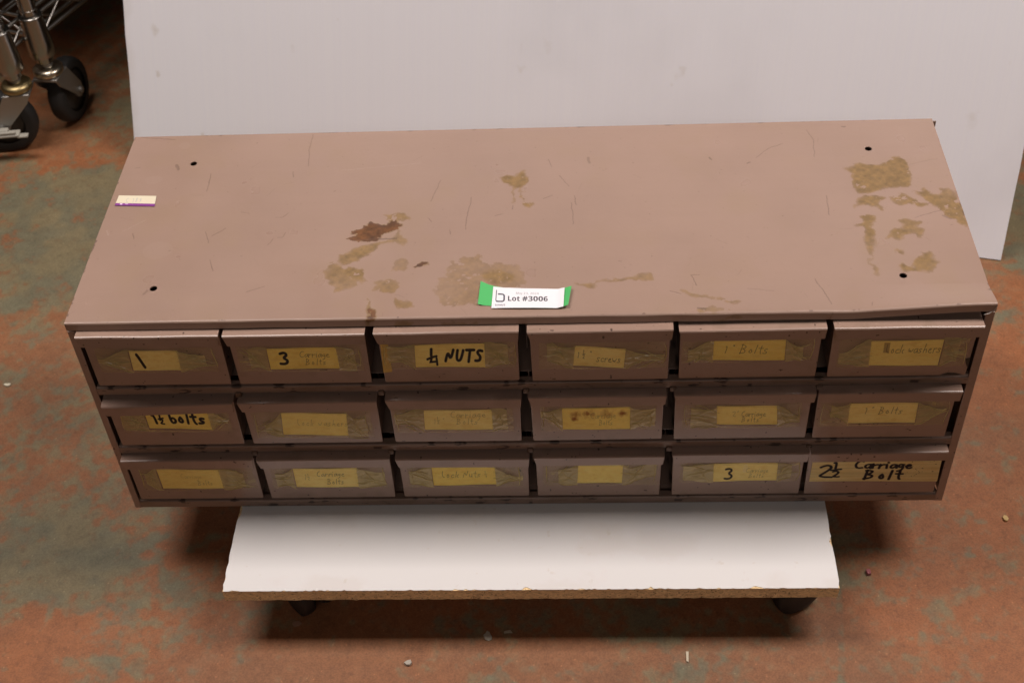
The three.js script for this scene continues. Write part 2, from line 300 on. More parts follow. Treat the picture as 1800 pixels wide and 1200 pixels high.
  poly(g, L([[418, 850], [440, 800], [450, 775], [458, 800], [452, 850], [495, 890], [495, 935], [430, 935]]), 'rgb(200,150,0)');
});
for (const ch of [0, 1]) {   // soften the traced outlines; noise makes them ragged again below
  const a = new Float32Array(TW * TH), b = new Float32Array(TW * TH), rad = 4;
  for (let i = 0; i < TW * TH; i++) a[i] = stains[i * 4 + ch];
  for (let pass = 0; pass < 2; pass++) {
    for (let y = 0; y < TH; y++) { let t = 0; for (let x = -rad; x < TW + rad; x++) { if (x + rad < TW) t += a[y * TW + Math.max(0, x + rad)] * (x + rad >= 0 ? 1 : 0); if (x - rad - 1 >= 0) t -= a[y * TW + x - rad - 1]; if (x >= 0 && x < TW) b[y * TW + x] = t / (2 * rad + 1); } }
    for (let x = 0; x < TW; x++) { let t = 0; for (let y = -rad; y < TH + rad; y++) { if (y + rad < TH && y + rad >= 0) t += b[(y + rad) * TW + x]; if (y - rad - 1 >= 0) t -= b[(y - rad - 1) * TW + x]; if (y >= 0 && y < TH) a[y * TW + x] = t / (2 * rad + 1); } }
  }
  for (let i = 0; i < TW * TH; i++) stains[i * 4 + ch] = a[i];
}
const marks = traced((g) => {
  const A = from(100, 220, 3), M = from(600, 280, 3), N = from(1200, 190, 3), R = from(1450, 240, 3.748), L = from(550, 350, 4.5);
  g.globalCompositeOperation = 'lighten';
  const s = (F, pts, w = 2.2, k = 200) => line(g, F(pts), 'rgb(' + k + ',0,0)', w * 0.85);
  for (const q of [[[1350, 50], [1330, 130], [1325, 215]], [[1245, 245], [1248, 275]], [[810, 255], [790, 350]], [[780, 560], [800, 620]], [[815, 585], [890, 545]], [[1110, 630], [1140, 600]], [[1165, 590], [1190, 590], [1205, 565]], [[1155, 488], [1185, 488], [1220, 465]], [[970, 460], [1010, 465]], [[1000, 878], [1090, 850]], [[805, 710], [820, 765]], [[410, 228], [440, 224]]]) s(A, q);
  s(A, [[630, 210], [640, 235]], 8, 170); s(A, [[460, 888], [475, 870]], 6, 150); s(A, [[398, 572], [404, 596]], 3, 200); s(A, [[445, 68], [620, 78]], 3, 220); s(A, [[408, 70], [385, 110]], 4, 220); s(A, [[350, 205], [335, 245]], 4, 200);
  for (const q of [[[685, 200], [665, 290], [655, 370]], [[1090, 0], [1110, 40]], [[1150, 85], [1200, 140]], [[1230, 190], [1240, 240]], [[1215, 230], [1225, 345]], [[1065, 210], [1110, 188]], [[815, 298], [850, 290]], [[455, 310], [475, 330]], [[570, 370], [575, 395]], [[525, 110], [470, 220]], [[905, 245], [900, 265]], [[1460, 536], [1475, 538]], [[1730, 695], [1790, 710]]]) s(M, q, 2.4, 190);
  s(M, [[200, 418], [290, 418]], 5, 255);
  for (const q of [[[385, 262], [450, 215], [525, 188]], [[655, 115], [690, 165], [695, 255]], [[760, 460], [775, 565]], [[45, 880], [88, 880]], [[45, 882], [72, 935]], [[700, 900], [790, 1030]], [[1005, 1020], [1002, 1042]]]) s(N, q, 2.6, 185);
  s(N, [[340, 292], [355, 285]], 5, 220); s(N, [[140, 262], [150, 270]], 5, 220); s(N, [[840, 98], [855, 98]], 5, 220); s(N, [[80, 1052], [120, 1056]], 7, 200); s(N, [[340, 950], [480, 965]], 4, 70);
  s(R, [[560, 185], [740, 145]], 2, 110); s(R, [[600, 530], [770, 485]], 2.5, 150); s(R, [[780, 520], [830, 540]], 8, 150); s(R, [[380, 200], [415, 310]], 2, 60);
  s(L, [[2180, -330], [2190, -290]], 8, 150);
  const wsc = (F, pts, w) => line(g, F(pts), 'rgb(0,150,0)', w);
  wsc(A, [[345, 560], [465, 500]], 2.5); wsc(A, [[265, 555], [270, 580]], 3.5); wsc(A, [[635, 403], [638, 406]], 5); wsc(M, [[0, 60], [150, 45], [420, 20]], 1.5);
  g.fillStyle = 'rgba(0,60,0,0.7)'; for (const [x, y, a, b] of [[530, 660, 80, 45], [510, 290, 50, 22], [670, 110, 30, 18]]) { const p = A([[x - a, y], [x + a, y], [x, y - b], [x, y + b]]); g.beginPath(); g.ellipse((p[0][0] + p[1][0]) / 2, (p[2][1] + p[3][1]) / 2, (p[1][0] - p[0][0]) / 2, (p[3][1] - p[2][1]) / 2, 0, 0, 7); g.fill(); }
  for (let i = 0; i < 260; i++) { const k = Math.floor(rr(60, 200)), x = rr(0, TW), y = rr(0, TH); line(g, [[x, y], [x + rr(-3, 3), y + rr(-3, 3)]], 'rgb(' + k + ',0,0)', rr(0.8, 2.4)); }
  for (let i = 0; i < 40; i++) { const x = rr(0, TW), y = rr(0, TH), a = rr(0, 6.28), l = rr(6, 36); line(g, [[x, y], [x + Math.cos(a) * l * 0.5, y + Math.sin(a) * l * 0.5 + rr(-2, 2)], [x + Math.cos(a) * l, y + Math.sin(a) * l]], 'rgb(' + Math.floor(rr(40, 110)) + ',0,0)', rr(0.8, 1.6)); }
});
const topMap = dataTex(TW, TH, (ix, iy) => {
  const cy = iy, u = ix / 240, v = cy / 240;
  const w1 = fbm(u * 11, v * 11, 5, 401) - 0.5, w2 = fbm(u * 11 + 40, v * 11, 5, 405) - 0.5;
  const sx = clamp(Math.round(ix + w1 * 24), 0, TW - 1), sy = clamp(Math.round(cy + w2 * 22), 0, TH - 1), o = (sy * TW + sx) * 4;
  const fine = fbm(u * 22, v * 22, 3, 411), grain = hash(ix & 4095, cy & 4095, 8);
  let tanA = stains[o] / 255, rustA = stains[o + 1] / 255;
  const rag = (fbm(u * 8, v * 8, 3, 412) - 0.5) * 0.7 + (fbm(u * 26, v * 26, 4, 413) - 0.5) * 1.0, blot = fbm(u * 4, v * 4, 4, 415);
  const cov = clamp(tanA / 0.46);
  tanA = sstep(0.40, 0.62, cov * 0.92 + rag * 1.35 * sstep(0, 0.3, cov)) * clamp(0.14 + 0.72 * tanA + 0.6 * (blot - 0.25) * (0.4 + tanA));
  rustA = sstep(0.40, 0.56, rustA + rag * 1.6 * sstep(0, 0.25, rustA));
  const mo = (clamp(Math.round(cy + w2 * 7), 0, TH - 1) * TW + clamp(Math.round(ix + w1 * 7), 0, TW - 1)) * 4;
  const scr = marks[mo] / 255, pale = marks[mo + 1] / 255;
  const edge = Math.min(ix, TW - 1 - ix, cy * 0.9, (TH - 1 - cy) * 0.9), chip = edge < 7 ? 0.7 * sstep(0.64, 0.74, fbm(u * 16, v * 16, 4, 421) + (2 - edge) * 0.03) : 0;
  const mott = 1 + 0.13 * (fbm(u * 1.3, v * 1.3, 5, 431) - 0.5) + 0.035 * (grain - 0.5) + 0.03 * (fbm(u * 0.7, v * 14, 3, 435) - 0.5);
  const film = 0.22 * sstep(0.48, 0.8, fbm(u * 2.2, v * 2.2, 5, 441));
  const c = [];
  for (let k = 0; k < 3; k++) {
    let q = paint[k] * mott;
    q = lerp(q, [0.33, 0.225, 0.14][k], film);
    q = lerp(q, [0.225, 0.135, 0.048][k] * (0.6 + 0.8 * fine), clamp(tanA * 0.92));
    q = lerp(q, [lerp(0.06, 0.16, fbm(u * 6, v * 6, 3, 417)), lerp(0.026, 0.062, fbm(u * 6, v * 6, 3, 417)), 0.020][k] * (0.5 + 1.0 * fine), rustA * 0.9);
    q = lerp(q, [0.085, 0.05, 0.036][k], clamp(scr * 0.55 + chip * 0.8));
    q = lerp(q, [0.55, 0.44, 0.38][k], pale * 0.3);
    c[k] = q;
  }
  return c;
}, true, false);
const topRough = dataTex(1024, 352, (ix, iy) => {
  const o = (iy * 2 * TW + ix * 2) * 4, u = ix / 120, v = iy / 120;
  return 0.30 + 0.22 * (fbm(u * 3, v * 3, 4, 451) - 0.3) + 0.25 * (stains[o] / 255) + 0.3 * (stains[o + 1] / 255);
}, false, false);
const topBump = dataTex(1024, 352, (ix, iy) => { const u = ix / 120, v = iy / 120, o = (iy * 2 * TW + ix * 2) * 4; return 0.5 + 0.35 * (fbm(u * 0.9, v * 0.9, 3, 461) - 0.5) + 0.05 * (fbm(u * 26, v * 26, 2, 465) - 0.5) - 0.15 * (marks[o] / 255) + 0.2 * (stains[o + 1] / 255) * fbm(u * 30, v * 30, 2, 467); }, false, false);
const topMat = phys({ map: topMap, roughnessMap: topRough, roughness: 1, bumpMap: topBump, bumpScale: 0.0009 });

const cab = thing('parts_cabinet', 'old pinkish brown metal cabinet of eighteen small labelled drawers standing on the white dolly', 'drawer cabinet', [0, YB, 0]);
{
  // top: flat sheet with four bolt holes, then a front strip bent over into a flange and dented up at the right corner
  const ZF = -0.035, T = 0.0012;
  const s = new THREE.Shape([[-W / 2, ZF], [W / 2, ZF], [W / 2, -D], [-W / 2, -D]].map(([x, z]) => new THREE.Vector2(x, -z)));
  for (const [x, z] of [[-0.3538, -0.2439], [-0.3538, -0.0472], [0.3538, -0.2439], [0.3538, -0.0472]]) s.holes.push(new THREE.Path().absarc(x, -z, 0.0036, 0, Math.PI * 2, true));
  const flat = new THREE.ExtrudeGeometry(s, { depth: T, bevelEnabled: false, curveSegments: 20 }).rotateX(-Math.PI / 2).translate(0, H - T, 0);
  const prof = [[ZF, H], [-0.028, H], [-0.02, H], [-0.012, H], [-0.006, H], [-0.0022, H], [-0.0011, H - 0.0003], [-0.0003, H - 0.0011], [0, H - 0.0022], [0, H - 0.0045], [0, H - 0.0068], [0, H - 0.0092]];
  const NX = 240, pos = [], idx = [];
  const lift = (x) => 0.0062 * sstep(0.285, 0.425, x) - 0.0009 * Math.exp(-(((x - 0.30) / 0.02) ** 2)) + 0.0006 * (fbm(x * 22 + 30, 1.5, 3, 471) - 0.5);
  for (const inn of [0, 1]) for (let i = 0; i <= NX; i++) { const x = -W / 2 + (W * i) / NX; for (const [z, y] of prof) { const f = sstep(ZF, 0, z); pos.push(x, y + lift(x) * f - (inn ? (z > -0.001 ? 0 : T) : 0), z - (inn && z > -0.002 ? T : 0) + (y < H - 0.002 ? 0.0008 * (fbm(x * 30 + 9, 2.2, 2, 475) - 0.5) : 0)); } }
  const n = prof.length, S = (NX + 1) * n;
  for (let i = 0; i < NX; i++) for (let j = 0; j < n - 1; j++) { const a = i * n + j, b = a + n, c = a + 1, d = b + 1; idx.push(a, c, b, b, c, d, S + a, S + b, S + c, S + b, S + d, S + c); }
  const strip = new THREE.BufferGeometry(); strip.setAttribute('position', new THREE.Float32BufferAttribute(pos, 3)); strip.setIndex(idx); strip.computeVertexNormals();
  const back = box(W, 0.012, T, 0, H - T - 0.006, -D + T / 2);
  const sideSkirt = [-1, 1].map((k) => box(T, 0.010, D - 0.004, k * (W / 2 - T / 2), H - T - 0.005, -D / 2 - 0.002));
  const all = mergeGeometries([flat, strip, back, ...sideSkirt].map((g) => { const h = plain(g.clone()); h.deleteAttribute('uv'); return h; }));
  setUV(all, (x, y, z) => [(x + W / 2) / W, clamp(z > -0.0005 ? 0.965 - (H - y) / D : (z + D) / D, 0.002, 0.998)]);
  mesh('top_panel', all, topMat, cab);

  // side panels with a flange turned in at the front; their front edges show beside the drawers
  for (const k of [-1, 1]) {
    const g = [box(T, H - 0.004, D - 0.004, k * (W / 2 - T - T / 2 - 0.0001), (H - 0.004) / 2 + 0.0002, -D / 2 - 0.002), rbox(k > 0 ? 0.0082 : 0.0068, H - 0.0102 + (k > 0 ? 0.0062 : 0), 0.0022, 0.0008, k * (W / 2 - (k > 0 ? 0.0042 : 0.0035)), (H - 0.0102 + (k > 0 ? 0.0062 : 0)) / 2 + 0.0001, -0.0012)];
    mesh('side_panel', g.map((q) => metreUV(q, 2, 0.3 * k)), paintMat, cab);
  }
  mesh('bent_tab', rbox(0.0058, 0.011, 0.0016, 0.0005, W / 2 + 0.0014, H - 0.0072, -D + 0.0022), railMat, cab);
  mesh('torn_edge', new THREE.TubeGeometry(new THREE.CatmullRomCurve3([[W / 2 - 0.0105, H - 0.0062, 0.0007], [W / 2 - 0.006, H - 0.0042, 0.0012], [W / 2 - 0.0022, H - 0.0005, 0.0010], [W / 2 - 0.0004, H + 0.0036, 0.0004]].map((q) => new THREE.Vector3(...q))), 12, 0.0005, 6), phys({ color: lin(0.6, 0.56, 0.52), metalness: 1, roughness: 0.35 }), cab);
  mesh('back_panel', metreUV(box(W - 0.006, H - 0.016, T, 0, H / 2 - 0.006, -D + 0.004), 2), paintMat, cab);
  mesh('bottom_panel', metreUV(box(W - 0.008, T, D - 0.012, 0, 0.0016, -D / 2 - 0.003), 2), paintMat, cab);
  // shelves: plate with a rounded front rail under each row
  for (let k = 0; k < 3; k++) {
    const yb = k === 0 ? 0 : 0.0105 + 0.0878 * k - 0.0098, hgt = k === 0 ? 0.0105 : 0.0098;
    const rail = new RoundedBoxGeometry(W - 0.0120, hgt, 0.010, 3, 0.0016).translate(0, yb + hgt / 2, -0.0055);
    { const p = rail.attributes.position; for (let i = 0; i < p.count; i++) p.setZ(i, p.getZ(i) + 0.0004 * (vnoise(p.getX(i) * 60 + 50, k * 9 + 3, 6) - 0.5)); }
    mesh('shelf', [setUV(rail.index ? rail.toNonIndexed() : rail, (x, y, z) => [x * 1.2 + 0.37 * k, (y - yb) * 18 + z * 10]), setUV(box(W - 0.02, T, D - 0.03, 0, yb + hgt - 0.0022, -D / 2 - 0.004).toNonIndexed(), (x, y, z) => [x, z])], railMat, cab);
  }
  // upright dividers, set back between the columns, hooked over the rails
  const gaps = [-0.2827, -0.1410, 0.0005, 0.1412, 0.2812];
  const tabMat = phys({ color: lin(0.15, 0.085, 0.052), roughness: 0.5 });
  for (const x of gaps) {
    const d = mesh('divider', metreUV(box(0.0016, H - 0.022, D - 0.06, x, H / 2, -D / 2 - 0.020), 2), paintMat, cab);
    for (let k = 1; k < 3; k++) mesh('hook', rbox(0.0062, 0.0062, 0.0035, 0.0012, x + rr(-0.0006, 0.0006), 0.0105 + 0.0878 * k - 0.0108 + 0.0005, -0.0002), tabMat, d);
  }
}

// --- handwriting: single-stroke letters
const G = {
  '1': [[.15, .78, .34, 1, .3, 0]], '2': [[.05, .8, .3, 1, .55, .74, .3, .35, .05, .03, .62, .05]], '3': [[.08, .9, .38, 1, .56, .77, .25, .55, .62, .32, .38, 0, .03, .1]], '4': [[.4, 1, .05, .4, .62, .42], [.5, .72, .45, 0]], '8': [[.5, .85, .3, 1, .1, .8, .5, .3, .3, 0, .08, .25, .5, .85]],
  a: [[.5, .48, .22, .5, .05, .2, .24, 0, .47, .25, .5, .48, .54, .02]], b: [[.1, 1, .09, .02, .4, 0, .5, .25, .3, .5, .1, .35]], c: [[.46, .42, .25, .5, .05, .22, .22, 0, .47, .08]], e: [[.05, .24, .42, .3, .3, .5, .1, .4, .08, .1, .3, 0, .48, .08]], g: [[.45, .45, .2, .5, .05, .25, .25, .06, .45, .42, .42, -.3, .12, -.34]], h: [[.12, 1, .08, 0], [.08, .28, .3, .5, .42, .3, .44, 0]], i: [[.1, .48, .13, 0], [.15, .72, .16, .75]], k: [[.12, 1, .08, 0], [.42, .5, .1, .2, .44, 0]], l: [[.14, 1, .1, 0]], o: [[.25, .5, .05, .25, .25, 0, .45, .25, .25, .5]], r: [[.08, .5, .1, 0], [.1, .3, .25, .5, .42, .44]], s: [[.42, .44, .15, .5, .13, .3, .4, .18, .28, 0, .03, .05]], t: [[.22, .92, .18, .05, .36, 0], [.02, .56, .42, .6]], u: [[.08, .5, .1, .08, .3, 0, .44, .2], [.45, .5, .48, 0]], w: [[.05, .5, .17, 0, .3, .38, .43, 0, .58, .5]],
  B: [[.12, 1, .08, 0], [.02, .98, .48, .93, .42, .6, .12, .52, .55, .38, .5, .06, .0, .02]], C: [[.6, .86, .35, 1, .06, .5, .3, 0, .62, .12]], L: [[.14, 1, .08, .02, .52, .06]], N: [[.05, 0, .12, 1, .5, .02, .6, 1]], U: [[.08, .95, .06, .2, .3, 0, .5, .25, .56, .95]], T: [[0, .95, .62, 1], [.3, .97, .27, 0]], S: [[.52, .88, .25, 1, .1, .74, .46, .4, .34, .04, .03, .08]], '"': [[.1, 1, .08, .82], [.25, 1, .23, .82]], '-': [[0, .45, .5, .48]],
};
const ADV = { '1': .5, i: .3, l: .3, r: .48, t: .46, w: .68, C: .72, N: .74, U: .68, B: .68, ' ': .4, '"': .4, T: .66, L: .6, S: .6, '2': .72, '3': .72, '4': .72 };
function write(g, text, x, y, size, lw, style, slant = 0.12, wob = 0.05, gap = 1) {
  g.strokeStyle = style; g.lineWidth = lw; g.lineCap = 'round'; g.lineJoin = 'round';
  for (const ch of text) {
    for (const st of G[ch] ?? []) {
      const p = []; for (let i = 0; i < st.length; i += 2) { const jx = rr(-wob, wob) * 0.6, jy = rr(-wob, wob); p.push([x + (st[i] + jx + st[i + 1] * slant) * size, y - (st[i + 1] + jy) * size]); }
      g.beginPath(); g.moveTo(...p[0]);
      if (p.length === 2) g.lineTo(...p[1]);
      else { for (let i = 1; i < p.length - 1; i++) { const e = i === p.length - 2 ? p[i + 1] : [(p[i][0] + p[i + 1][0]) / 2, (p[i][1] + p[i + 1][1]) / 2]; g.quadraticCurveTo(...p[i], ...e); } }
      g.stroke();
    }
    x += (ADV[ch] ?? 0.56) * size * gap * rr(0.94, 1.06);
  }
  return x;
}
const INK = 'rgba(18,12,22,0.95)', PENCIL = 'rgba(52,44,40,', frac = (g, a, b, x, y, s, lw, st) => { write(g, a, x, y - s * 0.55, s * 0.55, lw, st, 0.05); g.strokeStyle = st; g.lineWidth = lw; g.beginPath(); g.moveTo(x, y - s * 0.42); g.lineTo(x + s * 0.42, y - s * 0.5); g.stroke(); write(g, b, x + s * 0.05, y + s * 0.12, s * 0.52, lw, st, 0.05); };

// --- the eighteen drawers: lip ends and card corners traced on the photograph (row 0 on top)
const ROWS = [   // lip left/right ends at their front edge (pixels), and the height of that edge
  { k: 2, ends: [[128, 381], [388, 640], [655, 912], [926, 1185], [1195, 1456], [1468, 1733]], y: [593, 591, 586, 580, 581, 577] },
  { k: 1, ends: [[176, 409], [416, 662], [675, 916], [928, 1173], [1186, 1437], [1441, 1695]], y: [716, 711, 703, 698, 694, 687] },
  { k: 0, ends: [[210, 443], [449, 685], [693, 930], [937, 1168], [1182, 1424], [1428, 1671]], y: [811, 809, 808, 804, 799, 791] },
];
const CARDS = [
  [[[224.7, 616.7], [310.3, 617], [318.7, 650.8], [234, 651.3]], [[467.5, 613], [590, 610.5], [597.5, 647.5], [475.8, 649]], [[728.3, 606.7], [852, 603.3], [853.3, 645], [730.8, 645]], [[1011, 608], [1100.8, 613.3], [1096.7, 646.7], [1007.5, 642.5]], [[1255.8, 597], [1383, 597], [1379.7, 633.3], [1253, 633]], [[1532, 600], [1661, 597], [1649, 642.4], [1526.8, 642.4]]],
  [[[252, 722], [364, 722], [373.6, 755.2], [262.7, 752.4]], [[493.5, 726], [609, 727], [612.4, 765.3], [498, 764]], [[743.9, 721.9], [864, 719.9], [867, 754.7], [746.6, 755.8]], [[987.9, 718], [1108.4, 716], [1108, 754.3], [989.7, 754.7]], [[1261, 714], [1367, 713.6], [1367, 746.6], [1260.4, 746]], [[1494.8, 709], [1615, 708], [1608.5, 742.8], [1489.7, 743.4]]],
  [[[273.7, 825], [384, 826], [394.4, 858.2], [286.5, 858.8]], [[514, 824], [627, 823], [631.4, 856], [521.4, 856]], [[757.6, 820.5], [869.5, 820], [872.6, 851.2], [762.2, 853.3]], [[1016, 817], [1095, 817], [1093.3, 848.7], [1014.5, 848.7]], [[1254.7, 815], [1368.4, 813.5], [1365.3, 843.8], [1253.4, 846.4]], [[1431, 803], [1658, 801], [1648, 845.9], [1423, 845.9]]],
];
const P5 = PENCIL + '0.55)', P7 = PENCIL + '0.75)', P3 = PENCIL + '0.32)';
const WRITE = [   // each draws on a 320 x 108 card
  [(g) => { g.lineCap = 'round'; g.strokeStyle = INK; g.lineWidth = 19; g.beginPath(); g.moveTo(46, 22); g.lineTo(52, 30); g.lineTo(82, 88); g.stroke(); },
    (g) => { write(g, '3', 50, 84, 64, 13, INK, 0.05, 0.02); write(g, 'Carriage', 140, 50, 34, 2.6, P5, 0.2); write(g, 'Bolts', 165, 88, 30, 2.6, P5, 0.2, 0.05, 1.3); },
    (g) => { g.strokeStyle = INK; g.lineCap = 'round'; g.lineWidth = 13; g.beginPath(); g.moveTo(76, 22); g.lineTo(74, 52); g.stroke(); g.lineWidth = 11; g.beginPath(); g.moveTo(56, 70); g.lineTo(80, 60); g.lineTo(98, 56); g.stroke(); g.lineWidth = 10; g.beginPath(); g.moveTo(76, 64); g.lineTo(70, 84); g.lineTo(98, 82); g.moveTo(98, 66); g.lineTo(100, 98); g.stroke(); write(g, 'NUTS', 136, 82, 54, 12.5, INK, 0.14, 0.03, 1.2); },
    (g) => { write(g, '1', 16, 66, 38, 3.4, P7, 0.1); frac(g, '1', '2', 52, 62, 40, 3.2, P7); write(g, '"', 96, 56, 30, 3, P7); write(g, 'screws', 142, 80, 46, 3.2, P7, 0.1, 0.04, 1.0); },
    (g) => { write(g, '1', 42, 70, 42, 3.0, P5, 0.25); write(g, '"', 84, 58, 30, 3, P5); write(g, 'Bolts', 116, 72, 46, 3.0, P5, 0.2, 0.05, 1.15); },
    (g) => { g.fillStyle = 'rgba(90,62,45,0.4)'; g.fillRect(60, 8, 26, 44); write(g, 'Lock washers', 66, 54, 36, 2.8, P5, 0.15, 0.05, 1.05); }],
  [(g) => { write(g, '1', 28, 76, 60, 13, INK, -0.12, 0.02); frac(g, '1', '2', 60, 74, 56, 9, INK); write(g, 'bolts', 112, 74, 66, 13, INK, 0.02, 0.03, 1.22); },
    (g) => { write(g, 'Lock washers', 70, 62, 30, 2.2, P3, 0.15, 0.06, 1.3); },
    (g) => { write(g, 'Carriage', 120, 42, 38, 2.6, P3, 0.1, 0.05, 1.1); write(g, '1', 40, 76, 30, 2.6, P3); frac(g, '1', '2', 58, 72, 34, 2.4, P3); write(g, '"', 84, 70, 26, 2.2, P3); write(g, 'Bolts', 150, 78, 34, 2.6, P3, 0.1, 0.05, 1.2); },
    (g) => { for (const [x, y, r] of [[66, 34, 34], [282, 30, 26], [120, 30, 50], [210, 34, 50], [58, 56, 18]]) for (let i = 0; i < 60; i++) { g.fillStyle = 'rgba(120,48,10,' + rr(0.02, 0.10) + ')'; g.beginPath(); g.arc(x + rr(-1, 1) * r * rnd(), y + rr(-1, 1) * r * 0.6 * rnd(), rr(3, 10), 0, 7); g.fill(); } write(g, 'Carriage', 130, 52, 30, 2.2, P3); write(g, 'Bolts', 172, 86, 26, 2.2, P3); },
    (g) => { write(g, '2"', 80, 60, 32, 2.4, P3); write(g, 'Carriage', 126, 60, 32, 2.6, P5, 0.2); write(g, 'Bolts', 130, 92, 30, 2.4, P5, 0.2, 0.05, 1.3); },
    (g) => { write(g, '1', 68, 56, 36, 3.0, P5, 0.2); write(g, '"', 104, 50, 30, 3, P5); write(g, 'Bolts', 140, 60, 38, 3.0, P5, 0.18, 0.04, 1.2); }],
  [(g) => { write(g, 'Bolts', 190, 88, 26, 2.2, P3, 0.1, 0.05, 1.2); write(g, 'Carriage', 110, 50, 26, 2, PENCIL + '0.18)'); },
    (g) => { write(g, 'Carriage', 110, 46, 32, 2.6, P5, 0.2, 0.05, 1.1); write(g, '1', 42, 66, 36, 2.6, P3, 0.3); frac(g, '1', '2', 64, 62, 32, 2.2, P3); write(g, 'Bolts', 160, 90, 30, 2.6, P5, 0.15, 0.05, 1.2); },
    (g) => { write(g, 'Lock Nuts', 42, 62, 36, 2.8, P5, 0.2, 0.04, 1.12); frac(g, '1', '4', 262, 62, 34, 2.4, P3); },
    () => {},
    (g) => { write(g, '3', 56, 96, 66, 11, 'rgba(34,26,30,0.92)', 0.05, 0.02); write(g, 'Carriage', 160, 58, 28, 2.4, P3, 0.2); write(g, 'Bolts', 178, 90, 26, 2.4, P3, 0.2, 0.05, 1.2); g.fillStyle = 'rgba(245,225,180,0.35)'; g.beginPath(); g.ellipse(160, 34, 12, 26, 0.2, 0, 7); g.fill(); },
    (g) => { write(g, '2', 16, 92, 60, 7.5, INK, 0.08, 0.05); frac(g, '1', '2', 50, 84, 58, 6.5, INK); write(g, 'Carriage', 104, 52, 34, 6.5, INK, 0.1, 0.05, 1.05); write(g, 'Bolt', 134, 98, 38, 7, INK, 0.1, 0.05, 1.3); }],
];
const cardLabels = [
  ['card with a slanting marker 1', 'card with marker 3 and pencilled Carriage Bolts', 'card with marker 1/4 NUTS', 'crooked card pencilled 1 1/2" screws', 'card pencilled 1" Bolts', 'card pencilled Lock washers'],
  ['card with marker 1 1/2 bolts', 'faded card with unreadable pencil', 'faded card pencilled Carriage Bolts', 'card with rust stains', 'faded card pencilled Carriage Bolts', 'card pencilled 1" Bolts'],
  ['faded card with almost no writing', 'faded card pencilled Carriage Bolts', 'card pencilled Lock Nuts', 'small blank card', 'card with marker 3 and faint pencil', 'wide masking tape label with marker 2 1/2 Carriage Bolt'],
];
const quadGeo = (c, nx, ny, zf) => {   // grid between four corners, z from zf(u, v)
  const g = new THREE.PlaneGeometry(1, 1, nx, ny), p = g.attributes.position, uv = g.attributes.uv;
  for (let i = 0; i < p.count; i++) { const u = uv.getX(i), v = 1 - uv.getY(i), a = (k) => lerp(lerp(c[0][k], c[1][k], u), lerp(c[3][k], c[2][k], u), v); p.setXYZ(i, a(0), a(1), zf(u, v)); }
  g.computeVertexNormals();
  return g;
};
const foldMat = phys({ color: new THREE.Color('rgb(226,206,144)'), transparent: true, opacity: 0.8, roughness: 0.15, side: THREE.DoubleSide });
const FACE_H = 0.0712, LIP = 0.0772, FL = 0.0128, T = 0.0011;
